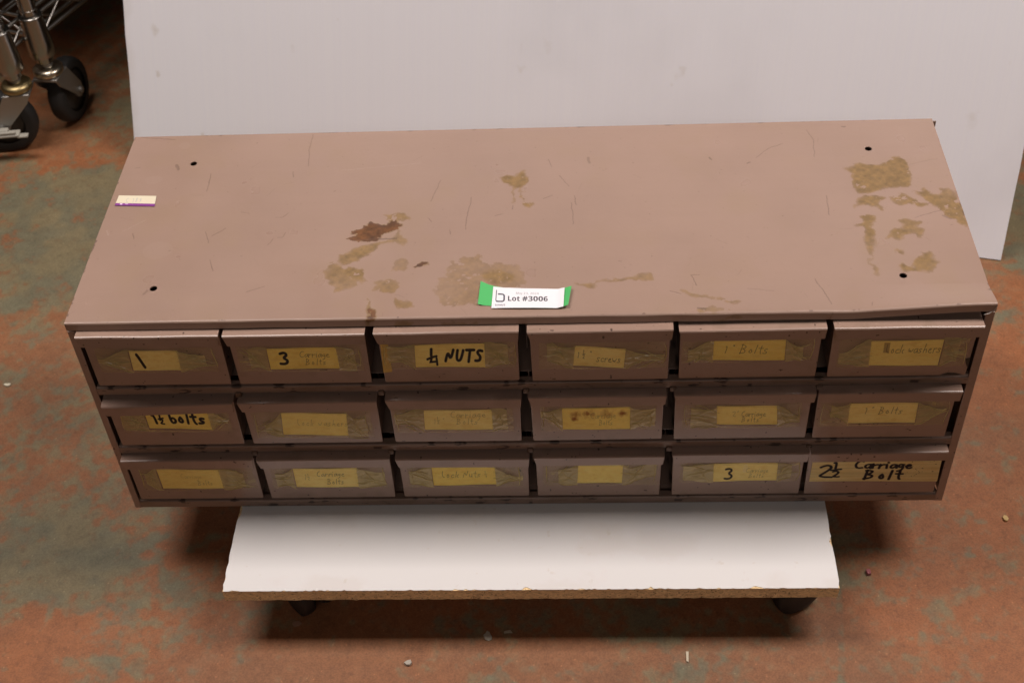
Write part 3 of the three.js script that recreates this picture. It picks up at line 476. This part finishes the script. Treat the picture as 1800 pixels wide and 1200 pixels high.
ROWS.forEach((row, r) => row.ends.forEach(([l, rt], c) => {
  const pull = [[0, .0004, .0002, .0012, .0004, .0010], [.0004, 0, .0003, .0002, .0004, .0008], [0, .0003, 0, .0003, .0004, .0006]][r][c];
  const zl = 0.0092 + pull, yb = 0.0105 + 0.0878 * row.k;
  const A = onZ(l, row.y[c], zl), B = onZ(rt, row.y[c] - 2, zl), w = B.x - A.x, cx = (A.x + B.x) / 2;
  const dy = clamp((A.y + B.y) / 2 - YB - (yb + LIP), -0.0028, 0.0014);
  const tilt = [[0, 0, 0, 0.004, 0, 0], [0.022, 0, 0, 0, 0, 0], [0, 0, 0, 0, 0, 0.004]][r][c];
  const y0 = 0.0044, yt = LIP + dy;
  const prof = new THREE.Shape();
  const zf = 0.0092;
  [[-0.014, yt], [zf - 0.0016, yt], [zf - 0.0006, yt - 0.0004], [zf, yt - 0.0015], [zf, yt - FL], [zf - T, yt - FL], [zf - T, yt - 0.0018], [zf - T - 0.0006, yt - T], [-0.014, yt - T]].forEach(([z, y], i) => (i ? prof.lineTo(z, y) : prof.moveTo(z, y)));
  let lip = new THREE.ExtrudeGeometry(prof, { depth: w, bevelEnabled: false, steps: 40 }).rotateY(Math.PI / 2).translate(-w / 2, 0, 0);
  // the extrusion runs along +x; its profile's z came out as -x of the shape: mirror back
  { const p = lip.attributes.position, nz = []; for (let i = 0; i < p.count; i++) { let x = p.getX(i), y = p.getY(i), z = -p.getZ(i);
      const dn = clamp((yt - y) / FL); x -= Math.sign(x) * (Math.abs(x) > w / 2 - 0.0004 ? dn * (x < 0 ? 0.0032 : 0.0012) : 0);
      y += tilt * (x - w / 2) * clamp((z + 0.002) / 0.011) * (x < w / 2 ? 1 : 0) + 0.0005 * (vnoise((x + c * 3 + r * 7) * 28 + 20, 1.2, 3) - 0.5);
      z += 0.0007 * (vnoise((x + c * 3 + r * 7) * 22 + 20, 5.2, 4) - 0.5);
      p.setXYZ(i, x, y, z); }
    const ps = p.array, out = new Float32Array(ps.length);   // mirroring flips the winding: restore it
    for (let i = 0; i < p.count; i += 3) for (let k = 0; k < 3; k++) for (let q = 0; q < 3; q++) out[(i + k) * 3 + q] = ps[(i + [0, 2, 1][k]) * 3 + q];
    lip = new THREE.BufferGeometry(); lip.setAttribute('position', new THREE.BufferAttribute(out, 3)); lip.computeVertexNormals(); lip.setAttribute('uv', new THREE.Float32BufferAttribute(new Float32Array(p.count * 2), 2)); }
  const fw = w - (r === 2 && c === 5 ? 0.001 : 0.0038), fh = yt - T - y0 - 0.0002, fs = new THREE.Shape(), rad = 0.0022;
  fs.moveTo(-fw / 2, fh); fs.lineTo(-fw / 2 + 0.0006, rad); fs.quadraticCurveTo(-fw / 2 + 0.0006, 0, -fw / 2 + rad, 0); fs.lineTo(fw / 2 - rad, 0); fs.quadraticCurveTo(fw / 2 - 0.0006, 0, fw / 2 - 0.0006, rad); fs.lineTo(fw / 2, fh);
  const face = new THREE.ExtrudeGeometry(fs, { depth: T, bevelEnabled: true, bevelThickness: 0.0006, bevelSize: 0.0006, bevelOffset: -0.0006, bevelSegments: 2, curveSegments: 6 }).translate(0, y0, -T - 0.0006);
  const dep = 0.255, tray = [box(T, fh * 0.8, dep, -fw / 2 + 0.003, y0 + fh * 0.42, -dep / 2 - 0.004), box(T, fh * 0.8, dep, fw / 2 - 0.003, y0 + fh * 0.42, -dep / 2 - 0.004), box(fw - 0.006, T, dep, 0, y0 + 0.001, -dep / 2 - 0.004), box(fw - 0.006, fh * 0.8, T, 0, y0 + fh * 0.42, -dep - 0.004)];
  const drawer = mesh('drawer', [lip, face, ...tray].map((g) => metreUV(g, 2, 0.37 * c + 0.13 * r, 0.61 * r + 0.17 * c)), paintMat, cab);
  drawer.position.set(cx, yb, pull);
  drawer.rotation.z = rr(-0.004, 0.004);
  drawer.userData.label = 'drawer carrying the ' + cardLabels[r][c].replace(/^small |^wide |^crooked |^faded /, '');
  // card on the face
  const q = CARDS[r][c].map(([px, py]) => { const p = onZ(px, py, pull + 0.0008); return [p.x - cx, p.y - YB - yb, 0]; });
  const big = r === 2 && c === 5, base = big ? [226, 204, 144] : [[254, 228, 142], [254, 222, 118], [254, 226, 132]][(r + c) % 3];
  const ct = canvasTex(320, 108, (g, cw, chh) => {
    g.fillStyle = 'rgb(' + base + ')'; g.fillRect(0, 0, cw, chh);
    for (let i = 0; i < 260; i++) { g.fillStyle = 'rgba(' + (rnd() < 0.55 ? '255,234,165' : '205,145,50') + ',' + rr(0.02, 0.075) + ')'; g.beginPath(); g.ellipse(rr(0, cw), rr(0, chh), rr(2, 36), rr(1.5, 10), rr(-0.3, 0.3), 0, 7); g.fill(); }
    for (let i = 0; i < 1400; i++) { g.fillStyle = 'rgba(60,40,10,' + rr(0.02, 0.09) + ')'; g.fillRect(rr(0, cw), rr(0, chh), 1.3, 1.3); }
    if (big) { for (let i = 0; i < 26; i++) { g.fillStyle = 'rgba(30,22,14,0.7)'; g.fillRect(rr(225, 310), rr(8, 84), rr(1, 4), rr(1, 3)); } for (let i = 0; i < 18; i++) { g.strokeStyle = 'rgba(110,85,45,0.25)'; g.beginPath(); const y = rr(0, chh); g.moveTo(0, y); g.lineTo(cw, y + rr(-3, 3)); g.stroke(); } }
    WRITE[r][c](g);
  });
  const cut = (u) => 0.0006 + 0.00035 * Math.sin(u * 6 + c + r * 2);
  const cardMat = std({ map: ct, roughness: 0.8 });
  const card = mesh('label_card', quadGeo(q, 16, 6, (u, v) => cut(u) * 0.8 + 0.0002 * v), cardMat, drawer);
  card.userData.label = cardLabels[r][c];
  if (r === 0 && c === 2) mesh('label_card', quadGeo([[668.3, 605], [682, 605], [689.5, 653], [674, 654.7]].map(([px, py]) => { const p = onZ(px, py, pull + 0.0006); return [p.x - cx, p.y - YB - yb, 0]; }), 4, 6, () => 0.0006), std({ color: lin(0.62, 0.39, 0.09), roughness: 0.8 }), drawer);
  if (big) return;
  // clear tape over the card, yellowed; it sticks to the metal in places and bridges in others, and is creased into real folds
  const cyc = (q[0][1] + q[2][1]) / 2, tx0 = -fw / 2 + rr(0.001, 0.009), tx1 = fw / 2 - rr(0.001, 0.009), ty1 = Math.min(yt - FL + 0.001, q[0][1] + rr(0.003, 0.008)), ty0 = Math.max(y0 + 0.005, q[2][1] - rr(0.002, 0.006));
  const uvOf = (x, y) => [((x - tx0) / (tx1 - tx0)) * 512, ((ty1 - y) / (ty1 - ty0)) * 176];
  const C = q.map(([x, y]) => uvOf(x, y)), folds = [];
  const S = Array.from({ length: 40 }, () => rnd());
  const tt = canvasTex(512, 176, (g, cw, chh) => {   // where the film is stuck it is nearly clear, where it bridges it is hazy yellow
    g.clearRect(0, 0, cw, chh);
    const strip = () => { g.beginPath(); g.moveTo(rr(2, 8), rr(2, 8)); for (let i = 1; i <= 14; i++) g.lineTo((cw * i) / 14 - 5, 4 + rr(-3, 4)); for (let i = 0; i <= 7; i++) g.lineTo(cw - 6 + rr(-5, 5), (chh * i) / 7); for (let i = 14; i >= 0; i--) g.lineTo((cw * i) / 14 + 3, chh - 8 + rr(-6, 5)); g.closePath(); };
    g.fillStyle = 'rgba(226,206,144,0.15)'; strip(); g.fill();
    g.save(); strip(); g.clip();
    const side = (top, bot, end, dir) => {
      const L = end - top[0], my = (top[1] + bot[1]) / 2 + rr(-22, 22), e1 = my - rr(4, 80), e2 = my + rr(4, 80), b1 = rr(-20, 44), b2 = rr(-50, 20), full = rr(0.55, 1.05), hx = top[0] + L * full;
      const P = [[top[0] - dir * 3, top[1] - 8], [top[0] + L * 0.3, top[1] - 6 + b1], [top[0] + L * 0.55, e1 + b1 * 0.4], [hx, e1], [hx, e2], [top[0] + L * 0.55, e2 + b2 * 0.6], [bot[0] + L * 0.25, bot[1] + b2], [bot[0] - dir * 3, bot[1] + 8]];
      g.fillStyle = 'rgba(226,206,144,' + rr(0.34, 0.52) + ')';
      g.beginPath(); g.moveTo(...P[0]); g.bezierCurveTo(...P[1], ...P[2], ...P[3]); g.lineTo(...P[4]); g.bezierCurveTo(...P[5], ...P[6], ...P[7]); g.closePath(); g.fill();
      for (let i = 0; i < 10; i++) { g.fillStyle = 'rgba(226,206,144,' + rr(0.06, 0.26) + ')'; g.beginPath(); const x = top[0] + L * rr(0.1, 1), y = my + rr(-60, 60); g.moveTo(x, y); for (let k = 1; k < 6; k++) g.lineTo(x + rr(-1, 1) * 46, y + rr(-1, 1) * 22); g.closePath(); g.fill(); }
      const bez = (A, B, c1, c2, hgt, wd) => { const o = []; for (let i = 0; i <= 14; i++) { const t = i / 14, u = 1 - t; o.push([u * u * u * A[0] + 3 * u * u * t * c1[0] + 3 * u * t * t * c2[0] + t * t * t * B[0], u * u * u * A[1] + 3 * u * u * t * c1[1] + 3 * u * t * t * c2[1] + t * t * t * B[1]]); } folds.push([o, hgt, wd]); };
      if (rnd() < 0.8) bez(P[0], P[3], P[1], P[2], 0.0007, rr(0.0005, 0.0010));
      if (rnd() < 0.85) bez(P[7], P[4], P[6], P[5], 0.0009, rr(0.0006, 0.0013));
      for (let i = 0; i < 6; i++) { const t = rnd(), A = [lerp(top[0], bot[0], t) + L * rr(-0.1, 0.3), lerp(top[1], bot[1], t)], B = [top[0] + L * rr(0.45, 1), lerp(e1, e2, rr(-0.1, 1.1))]; bez(A, B, [A[0] + (B[0] - A[0]) * 0.3, A[1] + rr(-12, 12)], [A[0] + (B[0] - A[0]) * 0.7, B[1] + rr(-12, 12)], rr(0.0003, 0.0008), rr(0.0003, 0.0009)); }
      if (rnd() < 0.55) { const x = end - dir * rr(4, 26); bez([x, rr(6, 40)], [x + rr(-14, 14), chh - rr(10, 40)], [x + dir * rr(-10, 20), 60], [x + dir * rr(-10, 20), 120], 0.0008, rr(0.0006, 0.0012)); }
    };
    side(C[0], C[3], 2, -1); side(C[1], C[2], cw - 2, 1);
    g.fillStyle = 'rgba(226,206,144,0.30)'; g.beginPath(); g.moveTo(C[3][0] - 4, C[3][1]); g.lineTo(C[2][0] + 4, C[2][1]); for (let i = 6; i >= 0; i--) g.lineTo(lerp(C[3][0], C[2][0], i / 6), lerp(C[3][1], C[2][1], i / 6) + rr(8, 20)); g.closePath(); g.fill();
    g.restore();
    g.save(); g.globalCompositeOperation = 'destination-out'; g.fillStyle = 'rgba(0,0,0,0.95)'; g.beginPath(); C.forEach((q2, i) => (i ? g.lineTo(...q2) : g.moveTo(...q2))); g.closePath(); g.fill(); g.restore();
  });
  const x0 = (q[0][0] + q[3][0]) / 2, x1 = (q[1][0] + q[2][0]) / 2;
  const filmZ = (x, y) => { const u = (x - tx0) / (tx1 - tx0), v = (ty1 - y) / (ty1 - ty0), over = sstep(0.016, 0, Math.max(x0 - x, x - x1, 0)) * sstep(0.006, 0, Math.max(Math.abs(y - cyc) - 0.012, 0)), edge = sstep(0, 0.06, Math.min(u, 1 - u, v * 0.5, (1 - v) * 0.5)); return 0.0004 + over * 0.0014 + edge * (0.0011 * vnoise(x * 260 + 60, y * 900 + c * 7, 5) + 0.0012 * vnoise(x * 90 + 60, y * 260 + r * 9, 8)); };
  const tape = mesh('tape', quadGeo([[tx0, ty1, 0], [tx1, ty1, 0], [tx1, ty0, 0], [tx0, ty0, 0]], 72, 28, (u, v) => filmZ(lerp(tx0, tx1, u), lerp(ty1, ty0, v))), phys({ map: tt, transparent: true, roughness: 0.15, ior: 1.5, side: THREE.DoubleSide }), drawer);
  { // folds: doubled film standing up as small ridges
    const pos = [];
    for (const [o, hgt, wd] of folds) { const W3 = o.map(([a, b]) => { const x = clamp(lerp(tx0, tx1, a / 512), tx0, tx1), y = clamp(lerp(ty1, ty0, b / 176), ty0, ty1); return [x, y, filmZ(x, y)]; });
      for (let i = 0; i < W3.length - 1; i++) { const A = W3[i], B = W3[i + 1], dx = B[0] - A[0], dy2 = B[1] - A[1], l2 = Math.hypot(dx, dy2) || 1, k = (j) => Math.sin((j / (W3.length - 1)) * Math.PI) ** 0.5 * 0.9 + 0.1, nx = -dy2 / l2, ny = dx / l2, pt = (Q, sgn, j) => [Q[0] + nx * sgn * wd * 0.5 * k(j), Q[1] + ny * sgn * wd * 0.5 * k(j), Q[2] + (sgn ? 0.0001 : 0.0001 + hgt * k(j))];
        const a1 = pt(A, -1, i), a2 = pt(A, 0, i), a3 = pt(A, 1, i), b1 = pt(B, -1, i + 1), b2 = pt(B, 0, i + 1), b3 = pt(B, 1, i + 1);
        pos.push(...a1, ...b1, ...b2, ...a1, ...b2, ...a2, ...a2, ...b2, ...b3, ...a2, ...b3, ...a3); } }
    const fg = new THREE.BufferGeometry(); fg.setAttribute('position', new THREE.Float32BufferAttribute(pos, 3)); fg.computeVertexNormals();
    const ff = mesh('tape_fold', fg, foldMat, drawer); ff.castShadow = false; ff.userData.kind = 'stuff'; }
  tape.castShadow = false;
}));

// grease spots on the top right drawer's lower corner belong to that drawer: thin dried blobs
{
  const dr = cab.children.filter((o) => o.name === 'drawer')[5], m = std({ color: lin(0.035, 0.028, 0.020), roughness: 0.6 });
  const blob = (pts) => { const s = new THREE.Shape(); pts.forEach(([px, py], i) => { const p = onZ(1450 + px / 5.625, 530 + py / 5.625, 0.002); const a = [Math.min(p.x - dr.position.x, 0.0652), Math.max(p.y - YB - dr.position.y, 0.0052)]; i ? s.lineTo(...a) : s.moveTo(...a); }); return new THREE.ExtrudeGeometry(s, { depth: 0.0004, bevelEnabled: false }).translate(0, 0, 0.0001); };
  mesh('grease_spot', blob([[1140, 760], [1160, 725], [1220, 708], [1300, 712], [1350, 745], [1345, 775], [1290, 785], [1180, 782]]), m, dr);
  mesh('grease_spot', blob([[1395, 570], [1440, 560], [1470, 520], [1500, 440], [1520, 400], [1524, 450], [1500, 560], [1470, 660], [1440, 665], [1400, 620]]), m, dr);
}

// ------------------------------------------------------------------ stickers on the top
function strip(px, lift, nx = 24) {   // px: {top: [[x,y]..], bot: [[x,y]..]} photo pixels along the length, on the cabinet's top
  const at = (list, u) => { const f = u * (list.length - 1), i = Math.min(Math.floor(f), list.length - 2), t = f - i; return onY(lerp(list[i][0], list[i + 1][0], t), lerp(list[i][1], list[i + 1][1], t), YB + H); };
  const g = new THREE.PlaneGeometry(1, 1, nx, 4), p = g.attributes.position, uv = g.attributes.uv;
  for (let i = 0; i < p.count; i++) { const u = uv.getX(i), v = 1 - uv.getY(i), a = at(px.top, u).lerp(at(px.bot, u), v); p.setXYZ(i, a.x, a.y + lift(u, v), a.z); }
  g.computeVertexNormals();
  return g;
}
{
  const t = thing('lot_tag', 'green tape with a white Lot #3006 label on the front edge of the cabinet top', 'lot tag');
  mesh('green_tape', strip({ top: [[845, 496.5], [868, 503], [894, 507.5], [930, 509], [970, 508.5], [1005, 507.6]], bot: [[840, 537], [863, 538], [894, 541], [930, 542], [966, 542.5], [999, 541]] }, (u, v) => 0.0005 + 0.0035 * sstep(0.90, 1, u) + 0.0015 * sstep(0.12, 0, u)), std({ color: lin(0.075, 0.47, 0.13), roughness: 0.6, side: THREE.DoubleSide }), t);
  const lt = canvasTex(768, 228, (g, w, h) => {
    g.fillStyle = 'rgb(238,236,240)'; g.fillRect(0, 0, w, h);
    g.strokeStyle = 'rgb(70,70,84)'; g.lineWidth = 15; g.lineJoin = 'round'; g.lineCap = 'butt';
    g.beginPath(); g.moveTo(66, 34); g.lineTo(66, 134); g.quadraticCurveTo(66, 156, 92, 156); g.lineTo(176, 156); g.quadraticCurveTo(202, 156, 202, 132); g.lineTo(202, 98); g.quadraticCurveTo(202, 76, 178, 76); g.lineTo(96, 76); g.stroke();
    g.fillStyle = 'rgb(120,120,130)'; g.font = 'bold 29px sans-serif'; g.textAlign = 'center'; g.fillText('BODNARUS', 136, 206);
    g.fillStyle = 'rgb(150,150,155)'; g.font = '34px sans-serif'; g.fillText('May 23, 2024', 414, 72);
    g.fillStyle = 'rgb(40,36,48)'; g.font = 'bold 78px sans-serif'; g.textAlign = 'left'; g.fillText('Lot #3006', 232, 150, 400);
  });
  mesh('paper_label', strip({ top: [[867.3, 505], [885, 507.6], [920, 509.2], [960, 509.6], [992.7, 509.8]], bot: [[863.8, 543], [884, 543.2], [920, 543.4], [960, 543.2], [990.5, 543.2]] }, (u) => 0.0011 + 0.0008 * Math.sin(u * 3) + 0.0022 * sstep(0.9, 1, u)), std({ map: lt, roughness: 0.55, side: THREE.DoubleSide }), t);
  const s = canvasTex(256, 72, (g, w, h) => {
    g.fillStyle = 'rgb(222,212,186)'; g.fillRect(0, 0, w, h); g.fillStyle = 'rgb(132,58,138)'; g.fillRect(0, 55, w, 17);
    g.fillStyle = 'rgb(232,205,232)'; g.fillRect(30, 57, 16, 8); g.fillRect(64, 58, 20, 4);
    g.strokeStyle = 'rgba(150,160,175,0.7)'; write(g, 'C 184', 58, 46, 30, 2, 'rgba(140,150,170,0.6)', 0.15, 0.06, 1.3);
  });
  tag(mesh('price_sticker', strip({ top: [[208.7, 344.3], [240, 344.8], [274.7, 345.3]], bot: [[201.3, 362], [236, 362.6], [271.3, 363.3]] }, () => 0.0008, 6), std({ map: s, roughness: 0.6, side: THREE.DoubleSide })), 'small cream sticker with a purple edge near the left end of the cabinet top', 'sticker');
}

// ------------------------------------------------------------------ wire carts in the corner
const chrome = phys({ color: lin(0.34, 0.325, 0.30), metalness: 1, roughness: 0.26 }), wireMat = phys({ color: lin(0.42, 0.40, 0.37), metalness: 1, roughness: 0.32 });
const brass = phys({ color: lin(0.36, 0.28, 0.14), metalness: 1, roughness: 0.4 }), zinc = phys({ color: lin(0.36, 0.35, 0.33), metalness: 0.9, roughness: 0.42 });
const steel = phys({ color: lin(0.52, 0.46, 0.36), metalness: 1, roughness: 0.28 });
const rubber = std({ color: lin(0.014, 0.013, 0.012), roughness: 0.7 }), hubMat = std({ color: lin(0.03, 0.028, 0.026), roughness: 0.5 }), bracketMat = std({ color: lin(0.36, 0.34, 0.29), roughness: 0.6 });
function cart(name, label, corner, turn, casterTurn, len, dep, brake) {
  // local x = length (towards -B), local z = depth; the corner post that shows stands at the origin
  const t = thing(name, label, 'wire cart', [corner.x, 0, corner.z], 'wire carts in the corner');
  t.rotation.y = turn;
  const R = 0.0635, shelfY = 0.205 - 0.028;
  const corners = [[0, 0], [-len, 0], [-len, -dep], [0, -dep]];
  corners.forEach(([x, z], i) => {
    const post = [new THREE.CylinderGeometry(0.0125, 0.0125, 1.35, 24).translate(x, 0.126 + 0.675, z)];
    for (let y = 0.214; y < 0.5; y += 0.0254) post.push(new THREE.TorusGeometry(0.0126, 0.0007, 6, 24).rotateX(Math.PI / 2).translate(x, y, z));
    mesh('post', post, chrome, t);
    mesh('collar', new THREE.LatheGeometry([[0.0128, 0.166], [0.0195, 0.166], [0.0192, 0.185], [0.0165, 0.228], [0.0172, 0.229], [0.0172, 0.232], [0.0128, 0.232]].map((q) => new THREE.Vector2(...q)), 28).translate(x, -0.028, z), chrome, t);
    const c = new THREE.Group(); c.name = 'caster'; c.position.set(x, 0, z); c.rotation.y = casterTurn - turn + (i ? i * 1.1 : 0); c.scale.setScalar(0.8); t.add(c);
    mesh('swivel_ring', new THREE.LatheGeometry([[0.004, 0.130], [0.024, 0.130], [0.0285, 0.134], [0.0285, 0.141], [0.024, 0.146], [0.012, 0.1485], [0.004, 0.1485]].map((q) => new THREE.Vector2(...q)), 32), brake ? brass : steel, c);
    mesh('stem', rod([0, 0.146, 0], [0, 0.180, 0], 0.0115, 20), zinc, c);
    // fork: two legs from the ring down to the axle
    const leg = (s) => { const f = new THREE.Shape(); f.moveTo(-0.024, 0.128); f.lineTo(0.024, 0.128); f.lineTo(0.056, 0.076); f.quadraticCurveTo(0.060, 0.056, 0.046, 0.051); f.quadraticCurveTo(0.034, 0.052, 0.028, 0.066); f.lineTo(-0.016, 0.112); f.closePath(); return new THREE.ExtrudeGeometry(f, { depth: 0.0028, bevelEnabled: true, bevelSize: 0.0008, bevelThickness: 0.0008, bevelSegments: 2 }).translate(0, 0, s * 0.0225 - 0.0014); };
    mesh('fork', [leg(-1), leg(1), rbox(0.05, 0.006, 0.05, 0.002, 0, 0.1275, 0)], zinc, c);
    const wx = 0.046;
    const tyre = new THREE.LatheGeometry([[0.042, -0.016], [0.054, -0.0165], [0.0605, -0.0135], [R, -0.006], [R, 0.006], [0.0605, 0.0135], [0.054, 0.0165], [0.042, 0.016]].map((q) => new THREE.Vector2(...q)), 48).rotateX(Math.PI / 2).translate(wx, R, 0);
    const wheel = mesh('wheel', tyre, rubber, c);
    mesh('hub', new THREE.LatheGeometry([[0.004, -0.0185], [0.012, -0.0185], [0.014, -0.012], [0.034, -0.008], [0.0425, -0.0145], [0.0425, 0.0145], [0.034, 0.008], [0.014, 0.012], [0.012, 0.0185], [0.004, 0.0185]].map((q) => new THREE.Vector2(...q)), 32).rotateX(Math.PI / 2).translate(wx, R, 0), hubMat, wheel);
    mesh('axle_bolt', [rod([wx, R, -0.030], [wx, R, 0.030], 0.004, 12), rod([wx, R, 0.0235], [wx, R, 0.029], 0.0075, 6), rod([wx, R, -0.029], [wx, R, -0.0235], 0.0075, 6)], zinc, c);
    if (brake && i === 0) mesh('brake_pedal', [rbox(0.085, 0.005, 0.020, 0.002, 0.052, 0.060, -0.042), rbox(0.03, 0.010, 0.012, 0.003, 0.046, 0.062, -0.034), rbox(0.02, 0.004, 0.012, 0.0015, 0.004, 0.057, -0.046), rbox(0.03, 0.006, 0.006, 0.002, 0.03, 0.066, -0.048)], bracketMat, c);
  });
  // lower wire shelf
  const rim = [], truss = [], surf = [];
  const edges = [[[0, 0], [-len, 0]], [[-len, 0], [-len, -dep]], [[-len, -dep], [0, -dep]], [[0, -dep], [0, 0]]];
  for (const [[ax, az], [bx, bz]] of edges) {
    const L = Math.hypot(bx - ax, bz - az), dx = (bx - ax) / L, dz = (bz - az) / L, i0 = 0.018, i1 = L - 0.018, at = (s, y) => [ax + dx * s, y, az + dz * s];
    rim.push(rod(at(i0, shelfY + 0.020), at(i1, shelfY + 0.020), 0.003), rod(at(i0, shelfY - 0.012), at(i1, shelfY - 0.012), 0.003));
    const n = Math.round((i1 - i0) / 0.1); for (let k = 0; k < n; k++) { const s0 = lerp(i0, i1, k / n), s1 = lerp(i0, i1, (k + 1) / n), m = (s0 + s1) / 2; truss.push(rod(at(s0, shelfY - 0.010), at(m, shelfY + 0.018), 0.002, 6), rod(at(m, shelfY + 0.018), at(s1, shelfY - 0.010), 0.002, 6)); }
  }
  mesh('shelf_rim', rim, wireMat, t); mesh('shelf_truss', truss, wireMat, t);
  for (let x = -0.026; x > -len + 0.02; x -= 0.0265) mesh('shelf_wire', rod([x, shelfY + 0.0245, -0.002], [x, shelfY + 0.0245, -dep + 0.002], 0.0018, 6), wireMat, t);
  for (let k = 1; k < 4; k++) surf.push(rod([-0.002, shelfY + 0.0205, (-dep * k) / 4], [-len + 0.002, shelfY + 0.0205, (-dep * k) / 4], 0.0026, 8));
  mesh('cross_wire', surf, wireMat, t);
  // unseen solid shelf, added up here to keep the floor below in shade
  mesh('added_shade_shelf', [box(len + 0.03, 0.02, dep + 0.03, -len / 2, 0.62, -dep / 2)], std({ color: lin(0.2, 0.14, 0.08), roughness: 0.8 }), t);
  return t;
}
{
  const p1 = onY(84, 122, 0.110), p2 = onY(28, 150, 0.110);
  const turn = Math.atan2(-0.385, 0.923);   // local -z runs along (0.385, -0.923)
  cart('wire_cart', 'chrome wire shelf cart with black casters beside the white sheet', p1, turn, 1.45, 0.75, 0.40, false);
  const c2 = cart('wire_cart', 'chrome wire shelf cart with a pale brake pedal on its caster', p2, turn, 3.25, 0.75, 0.40, true);
  c2.position.set(p2.x, 0, p2.z);
}

// ------------------------------------------------------------------ crumbs on the floor
const crumb = (name, label, px, py, pts, h, col) => {
  const a = onY(px, py, 0), s = new THREE.Shape(); pts.forEach(([x, z], i) => (i ? s.lineTo(x, -z) : s.moveTo(x, -z)));
  const g = new THREE.ExtrudeGeometry(s, { depth: h, bevelEnabled: true, bevelSize: 0.0003, bevelThickness: 0.0004, bevelSegments: 1 }).rotateX(-Math.PI / 2).translate(0, 0.0005, 0);
  const o = mesh(name, g, std({ color: lin(...col), roughness: 0.8 })); o.position.set(a.x, 0, a.z);
  tag(o, label, 'debris', 'crumbs on the floor');
};
const round = (rx, rz, n = 11) => Array.from({ length: n }, (_, i) => { const a = (i / n) * Math.PI * 2, k = rr(0.6, 1.15); return [Math.cos(a) * rx * k * 0.85, Math.sin(a) * rz * k * 0.85]; });
crumb('paint_flake', 'pale round flake on the floor in front of the dolly', 857, 1119, round(0.0052, 0.0068), 0.0006, [0.40, 0.36, 0.29]);
crumb('paint_flake', 'small oblong pale flake beside the round flake before the dolly', 893, 1111, round(0.0058, 0.0022), 0.0006, [0.42, 0.36, 0.27]);
crumb('stone_chip', 'tiny grey stone chip on orange floor before the dolly', 718, 1167, round(0.0045, 0.0042, 6), 0.0028, [0.42, 0.38, 0.32]);
crumb('plastic_crumb', 'tiny pink crumb on the floor beside the right edge of the dolly', 1526, 1007, round(0.0036, 0.004, 7), 0.0035, [0.32, 0.10, 0.11]);
crumb('wood_sliver', 'thin pale wood sliver on the floor before the dolly', 1209, 1155, [[-0.0012, -0.006], [0.0012, -0.006], [0.0004, 0.006], [-0.0014, 0.005]], 0.0006, [0.55, 0.48, 0.36]);
crumb('wood_chip', 'yellowish wood chip on the floor right of the cabinet', 1768, 913, round(0.0035, 0.005, 7), 0.002, [0.55, 0.38, 0.16]);
crumb('paper_scrap', 'cream paper scrap on the floor left of the cabinet', 12, 677, round(0.0055, 0.003, 8), 0.001, [0.6, 0.55, 0.42]);
crumb('paint_flake', 'brown flake in the shadow under the front of the dolly', 520, 1096, round(0.006, 0.004, 7), 0.0008, [0.30, 0.17, 0.11]);

renderer.render(scene, camera);
